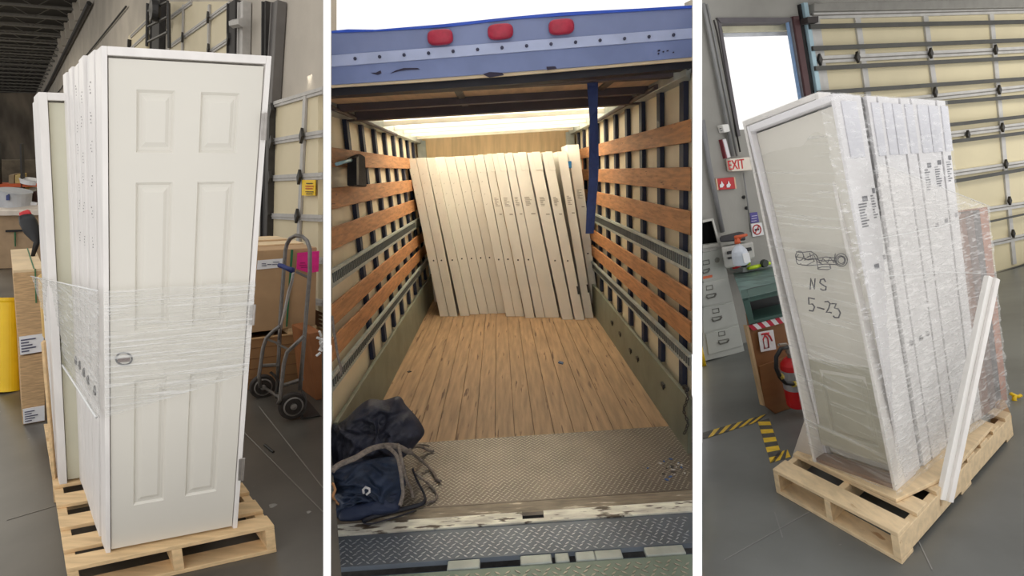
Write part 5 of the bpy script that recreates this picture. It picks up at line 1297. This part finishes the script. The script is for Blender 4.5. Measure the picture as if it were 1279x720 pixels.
# plywood sheet between pallet and stack
g = G(); ps = [B3.fl(1010, 574, S3), B3.fl(1119.5, 624, S3), B3.fl(1188, 592, S3), B3.fl(1240, 532, S3), B3.fl(1130, 500, S3)]
g.prism(ps, -B3.n*.018); tag(build('base_board', g, pallet_wood3, bev=.003), 'thin pale board between the wrapped stack and its pallet', 'board')
lj = .03
def q3uv(px, py, off=0): return invq(Q3, on(px, py, FP))
t = thing('wrapped_door', 'white door frame at the front of the wrapped stack, wide face with drawing and date', 'door', pbl, None)
e1b, e1t = edge_at(1041, 1132); dep = xb*((e1b-pbr).length)
f = cage(Q3, dep)
ws = .80
for (a, b) in ((0, .035), (.965, 1)):
    g = G(); g.cg(f, a, b, 0, 1, 0, 1); build('jamb', g, jamb_paint, t, bev=.002)
g = G(); g.cg(f, .035, .965, 0, 1, .987, 1); build('head_jamb', g, jamb_paint, t, bev=.002)
g = G(); g.cg(f, .035, .965, .1, 1, 0, .012); build('threshold', g, mat('threshold_brown', S(128, 100, 80), .6, var=.2), t)
g = G(); a, b, c_, d = .04, .96, .045, .984
vs_ = [.09, .30, .37, .90]
cells = {(1, 1): (.10, .03), (1, 3): (.10, .03)}
panel_front(g, f, [a, .22, .80, b], [c_]+vs_+[d], cells, ws, .10)
for q in ([(a, ws, c_), (a, 1, c_), (a, 1, d), (a, ws, d)], [(b, ws, c_), (b, ws, d), (b, 1, d), (b, 1, c_)], [(a, ws, c_), (b, ws, c_), (b, 1, c_), (a, 1, c_)], [(a, ws, d), (a, 1, d), (b, 1, d), (b, ws, d)], [(a, 1, c_), (b, 1, c_), (b, 1, d), (a, 1, d)]): g.poly([f(*p) for p in q])
build('door_slab', g, shaded_slab, t, fix=False)
SP = (f(.5, ws, .5), FP[1])
sp = lambda x, y: on(x, y, shift(SP, .006))
g = G(); g.ringdisc(sp(1004, 396), fn3, [(.026, -.004), (.026, .004)], 20); build('bore_hole', g, black, t)
# handwriting on the film, over the opening of the frame
WP = shift(FP, .012); wp = lambda x, y: on(x, y, WP)
inkm = mat('marker_ink', S(66, 64, 72), .6)
tw = thing('handwriting', 'marker drawing of a car with the letters NS and 5-23 on the wrapped door', 'writing', wp(1025, 360), None)
def z4(l): return [(970+x/5.143, 280+y/5.143) for x, y in l]
def strokes(name, ls, r=.0028):
    g = G()
    for l in ls: g.tube([wp(*p) for p in z4(l)], r, 5)
    return build(name, g, inkm, tw, smooth=True)
strokes('letter_n', [[(218, 420), (222, 350), (245, 418), (250, 352)]], .0034)
strokes('letter_s', [[(318, 372), (305, 352), (285, 358), (280, 378), (298, 392), (320, 404), (318, 424), (298, 426), (284, 416)]], .0038)
strokes('digit_five', [[(246, 482), (208, 474), (210, 516), (232, 514), (246, 532), (236, 560), (212, 556)]], .0038)
strokes('dash', [[(264, 536), (308, 548)]], .0038)
strokes('digit_two', [[(312, 500), (332, 498), (346, 512), (338, 540), (322, 568), (345, 568), (356, 572)]], .0038)
strokes('digit_three', [[(356, 512), (384, 514), (374, 540), (398, 546), (412, 572), (402, 602), (376, 602), (366, 590)]], .0038)
def circ(cx, cy, rx, ry, n=14, a0=0, a1=6.3): return [(cx+rx*math.cos(a0+(a1-a0)*i/n), cy+ry*math.sin(a0+(a1-a0)*i/n)) for i in range(n+1)]
strokes('car_drawing', [circ(418, 232, 40, 42), circ(418, 232, 22, 22), circ(415, 234, 30, 30), circ(150, 205, 26, 30), circ(148, 228, 20, 32, 12, 1, 4.5),
    [(128, 178), (160, 184), (190, 180), (225, 178), (255, 198), (268, 214)], [(128, 210), (165, 218), (205, 232), (265, 222), (320, 212), (375, 218)], [(160, 262), (210, 268), (265, 262), (330, 258), (390, 262)],
    [(170, 190), (185, 224), (230, 200), (245, 240), (200, 262)], [(262, 216), (285, 252), (300, 222), (330, 250), (345, 214), (370, 246)], [(200, 212), (240, 196), (262, 240), (300, 262)], [(265, 286), (290, 276), (340, 276), (352, 286), (330, 294), (270, 292), (265, 286)], [(180, 232), (230, 222), (300, 238), (375, 232)],
    [(260, 240), (270, 282)], [(345, 262), (350, 282)], [(215, 186), (222, 214)], [(380, 190), (372, 250)]], .0022)

# doors behind, seen on edge
et = [1041, 1066, 1084, 1097, 1111, 1126, 1139, 1156, 1172, 1183.5]
eb_ = [1132, 1146, 1156, 1166, 1176, 1186.5, 1197, 1208, 1219, 1229]
ords = ['first', None, 'second', 'third', 'fourth', 'fifth', 'sixth', 'seventh', 'eighth']
edge_paint = mat('edge_white', S(226, 224, 226), .45, var=.03)
lp = mat('label_dark', S(96, 96, 104), .7)
k = 0
for i in range(9):
    if i == 1:
        e0 = edge_at(1066, 1146); e1 = edge_at(1078, 1152.5)
        nm_ = 'narrow white jamb pressed beside the first edge door of the wrapped stack, left of the dark gap'
    else:
        e0 = edge_at(et[i], eb_[i]); e1 = edge_at(et[i+1]-(1.2), eb_[i+1]-.8)
        nm_ = 'white door on edge in the wrapped stack, %s one right of the door with handwriting' % ords[i]
    setb = -(-EP[1] if (CAM-EP[0]).dot(EP[1]) < 0 else EP[1])*(.004*((i*5) % 3))
    q = [e0[0]+setb, e1[0]+setb, e1[1]+setb, e0[1]+setb]
    f = cage(q, across*.97)
    t = thing('edge_door', nm_, 'door', q[0], 'doors on edge in the wrapped stack')
    g = G(); g.cg(f, 0, 1, 0, .035, 0, 1); g.cg(f, 0, 1, .965, 1, 0, 1); g.cg(f, 0, 1, .035, .965, .985, 1); build('jamb', g, edge_paint, t, bev=.003)
    g = G(); g.cg(f, .3, .75, .04, .96, .01, .98); build('door_slab', g, door_paint, t)
    # overlapping head piece
    if i not in (1,):
        g = G(); g.cg(f, .30, 1.12, -.012, .0, .863, .985); build('head_tab', g, mat('tab_grey', S(214, 214, 222), .5), t, bev=.003, label='pale grey packing tab')
    if i in (0, 2, 6, 7, 8) or i == 1:
        v0 = {0: .80, 1: .815, 2: .84, 6: .82, 7: .825, 8: .835}[i]; g = G(); rr = random.Random(i*3)
        v0 -= .04 if i < 2 else .0
        if i != 2:
            for r_ in range(9):
                g.cg(f, .25, .45+.35*rr.random(), -.004, -.0015, v0-.0065*r_-.003, v0-.0065*r_)
            g.cg(f, .55, .85, -.004, -.0015, v0+.004, v0+.016)
            g.cg(f, .55, .85, -.004, -.0015, v0-.16, v0-.148)
            build('printed_label', g, lp, t)
    if i in (2, 3, 4):
        vv_ = {2: .375, 3: .375, 4: .375}[i]
        g = G(); g.ringdisc(f(.62 if i < 4 else .5, -.003, vv_), -(across.normalized()), [(.013, -.001), (.014, .004), (.006, .008)], 14); build('strike_hole', g, ink, t)
# foam corner strip in the gap
e0 = edge_at(1078.5, 1152.6); e1 = edge_at(1083.5, 1155.6)
q = [e0[0], e1[0], e1[1], e0[1]]; f = cage([p+across*.04 for p in q], across*.5); g = G(); g.cg(f, 0, 1, 0, 1, 0, 1)
tag(build('gap_strip', g, mat('gap_dark', S(58, 54, 54), .8, var=.7, scale=40), bev=.001), 'dark speckled spacer strip in the gap between the two groups of edge doors', 'spacer')
# brown boards standing behind at the right
brd = [mat('brown_board_a', S(126, 84, 58), .6, var=.15, scale=4, stretch=(4, 4, 1)), mat('brown_board_b', S(58, 48, 44), .6, var=.3, scale=8), mat('brown_board_c', S(150, 88, 50), .6, var=.15), mat('brown_board_d', S(98, 72, 58), .6, var=.25, scale=8)]
base_y = lambda x: 560-(x-1180)*.72
lst = [((1193, 269), (1206, 267), (1238, 514), (1226, 522), 0), ((1206, 267), (1216, 264), (1246, 508), (1238, 514), 3), ((1216, 264), (1224, 262), (1252, 504), (1246, 508), 1), ((1224, 262), (1234, 258.5), (1259, 500), (1252, 504), 2)]
lb = ['brown board standing at the right of the wrapped stack, nearest the white doors', 'grey brown board second from the white doors under the film', 'dark board third from the white doors under the film', 'orange brown board outermost at the right of the wrapped stack']
BPp = shift(EP, -.01)
for i, (a, b, c_, d, m_) in enumerate(lst):
    ps = P(BPp, d, c_, b, a); g = G(); g.prism(ps, across*.30)
    tag(build('brown_board', g, brd[m_], bev=.004), lb[i], 'board', 'brown boards at the right of the wrapped stack')
g = G(); pz = shift(BPp, .03); g.prism(P(pz, (1251, 548), (1262, 552), (1264.5, 520), (1256, 500), (1250, 505)), across*.12)
tag(build('corner_card', g, mat('corner_card', S(186, 150, 112), .8), bev=.004), 'upright brown corner piece at the far right end of the pallet', 'cardboard')
# white moulding leaning at the right
t = thing('leaning_moulding', 'long white moulding leaning outside the film at the right of the stack', 'moulding', B3.fl(1183, 627))
lbm = atZ(1183, 626, (B3.fl(1183, 640)-CAM).dot(FWD)-.06); pm = (lbm, (FWD*.9+RIGHT*.1).normalized())
mb = P(pm, (1175.5, 625), (1188.5, 627)); ZT = (mb[0]-CAM).dot(FWD)
Zf = (on(1241, 345, shift(EP, .16))-CAM).dot(FWD)
tops_ = [atZ(1236, 344, Zf), atZ(1246.5, 350, Zf)]
ax_ = tops_[0]-mb[0]
g = G(); dw = (FWD*.035)
g.hexa([mb[0], mb[1], mb[1]+dw, mb[0]+dw, tops_[0], tops_[1], tops_[1]+dw, tops_[0]+dw]); build('board_face', g, white_paint, t, bev=.003)
g = G(); i0, i1 = lerp(mb[0], mb[1], .48), lerp(mb[0], mb[1], .95); j0, j1 = lerp(tops_[0], tops_[1], .48), lerp(tops_[0], tops_[1], .95); o_ = -FWD*.02
g.hexa([i0+o_, i1+o_, i1, i0, j0+o_, j1+o_, j1, j0]); build('raised_stop', g, jamb_paint, t, bev=.003)
# white card at the back left foot of the stack
pc_ = (B3.fl(1004, 566, H3), FP[1]); g = G(); g.prism(P(pc_, (989, 573), (1018, 577), (1006, 522)), across.normalized()*.0+V3*.0 - fn3*.012)
tag(build('packing_card', g, mat('card_pale', S(214, 206, 196), .7), bev=.002), 'pale triangular piece of card wedged at the left foot of the wrapped stack', 'card')

# ---- stretch film ----------------------------------------------------------
film3 = film_mat('wrap_film_face', .10, .42, (1, 1, 16, (0, .35, 0)), 3, col=(.90, .90, .88))
film3e = film_mat('wrap_film_edge', .12, .55, (2.5, 2.5, 12, (.3, .2, 0)), 5, col=(.95, .95, .95))
film3r = film_mat('wrap_film_tail', .26, .72, (2.5, 2.5, 18, (.3, .3, 0)), 4, col=(.93, .90, .87))
t = thing('stretch_wrap', 'clear stretch film wrapped round the tall door stack with handwriting', 'film', pbr)
FP2 = shift(FP, .018); qf3 = P(FP2, (1015, 577), (1121, 616), (1022, 114), (927, 151))
def fn_(u, v): p = bil(qf3, u, v); return p + fn3*(.004*mnoise.noise(Vec((u*4, v*22, 2))))
g = G(); g.sheet(fn_, 18, 44); build('film_face', g, film3, t, smooth=True, fix=False)
en = tocam(EP); EP2 = shift(EP, .035); qe3 = P(EP2, (1120.5, 620), (1231, 528), (1184, 125), (1021.5, 114))
def fe_(u, v): p = bil(qe3, u, v); return p + en*(.008*mnoise.noise(Vec((u*14, v*26, 5)))+.004*mnoise.noise(Vec((u*50, v*30, 7))))
g = G(); g.sheet(fe_, 44, 60); build('film_edge_side', g, film3e, t, smooth=True, fix=False)
# the loose tail stretched out to the brown boards
TP = shift(EP, .07)
outl = [(1095, 200), (1235, 259), (1262, 510), (1150, 612)]
qt3 = P(TP, (1118, 618), (1178, 606), (1237, 258), (1098, 202))
BP2 = shift(BPp, .07)
qt3 = [on(1122, 600, TP), on(1262, 508, BP2), on(1236, 257, BP2), on(1096, 203, TP)]
def ft_(u, v): p = bil(qt3, u, v); return p + en*(.012*mnoise.noise(Vec((u*9, v*24, 9))) - .06*math.sin(u*3.14)*0)
g = G(); g.sheet(ft_, 40, 50); build('film_tail', g, film3r, t, smooth=True, fix=False)
for pts in (((1095, 202), (1165, 230), (1237, 258)), ((1100, 298), (1170, 290), (1236, 262)), ((1110, 345), (1190, 336), (1244, 343)),):
    g = G(); A_ = on(*pts[0], shift(EP, .075)); Bm = on(*pts[1], shift(EP, .085)); Cm = on(*pts[2], shift(BPp, .07)); g.tube([A_, lerp(lerp(A_, Bm, .5), lerp(A_, Cm, .25), .5), lerp(Bm, lerp(A_, Cm, .5), .5), Cm], .0018, 5); build('film_crease', g, mat('film_rope', S(232, 232, 230), .25), t, smooth=True)
# joints and scratches on this floor
for i, (a, b) in enumerate((((905, 700), (1020, 635)), ((968, 640), (978, 672)), ((1140, 660), (1165, 712)))):
    A_, B_ = B3.fl(*a, .0015), B3.fl(*b, .0015); d = (B_-A_).normalized(); s_ = d.cross(B3.n)*.0025; g = G(); g.prism([A_-s_, B_-s_, B_+s_, A_+s_], B3.n*.001)
    struct('floor_joint', g, mat('joint_pale', S(142, 142, 140), .8))
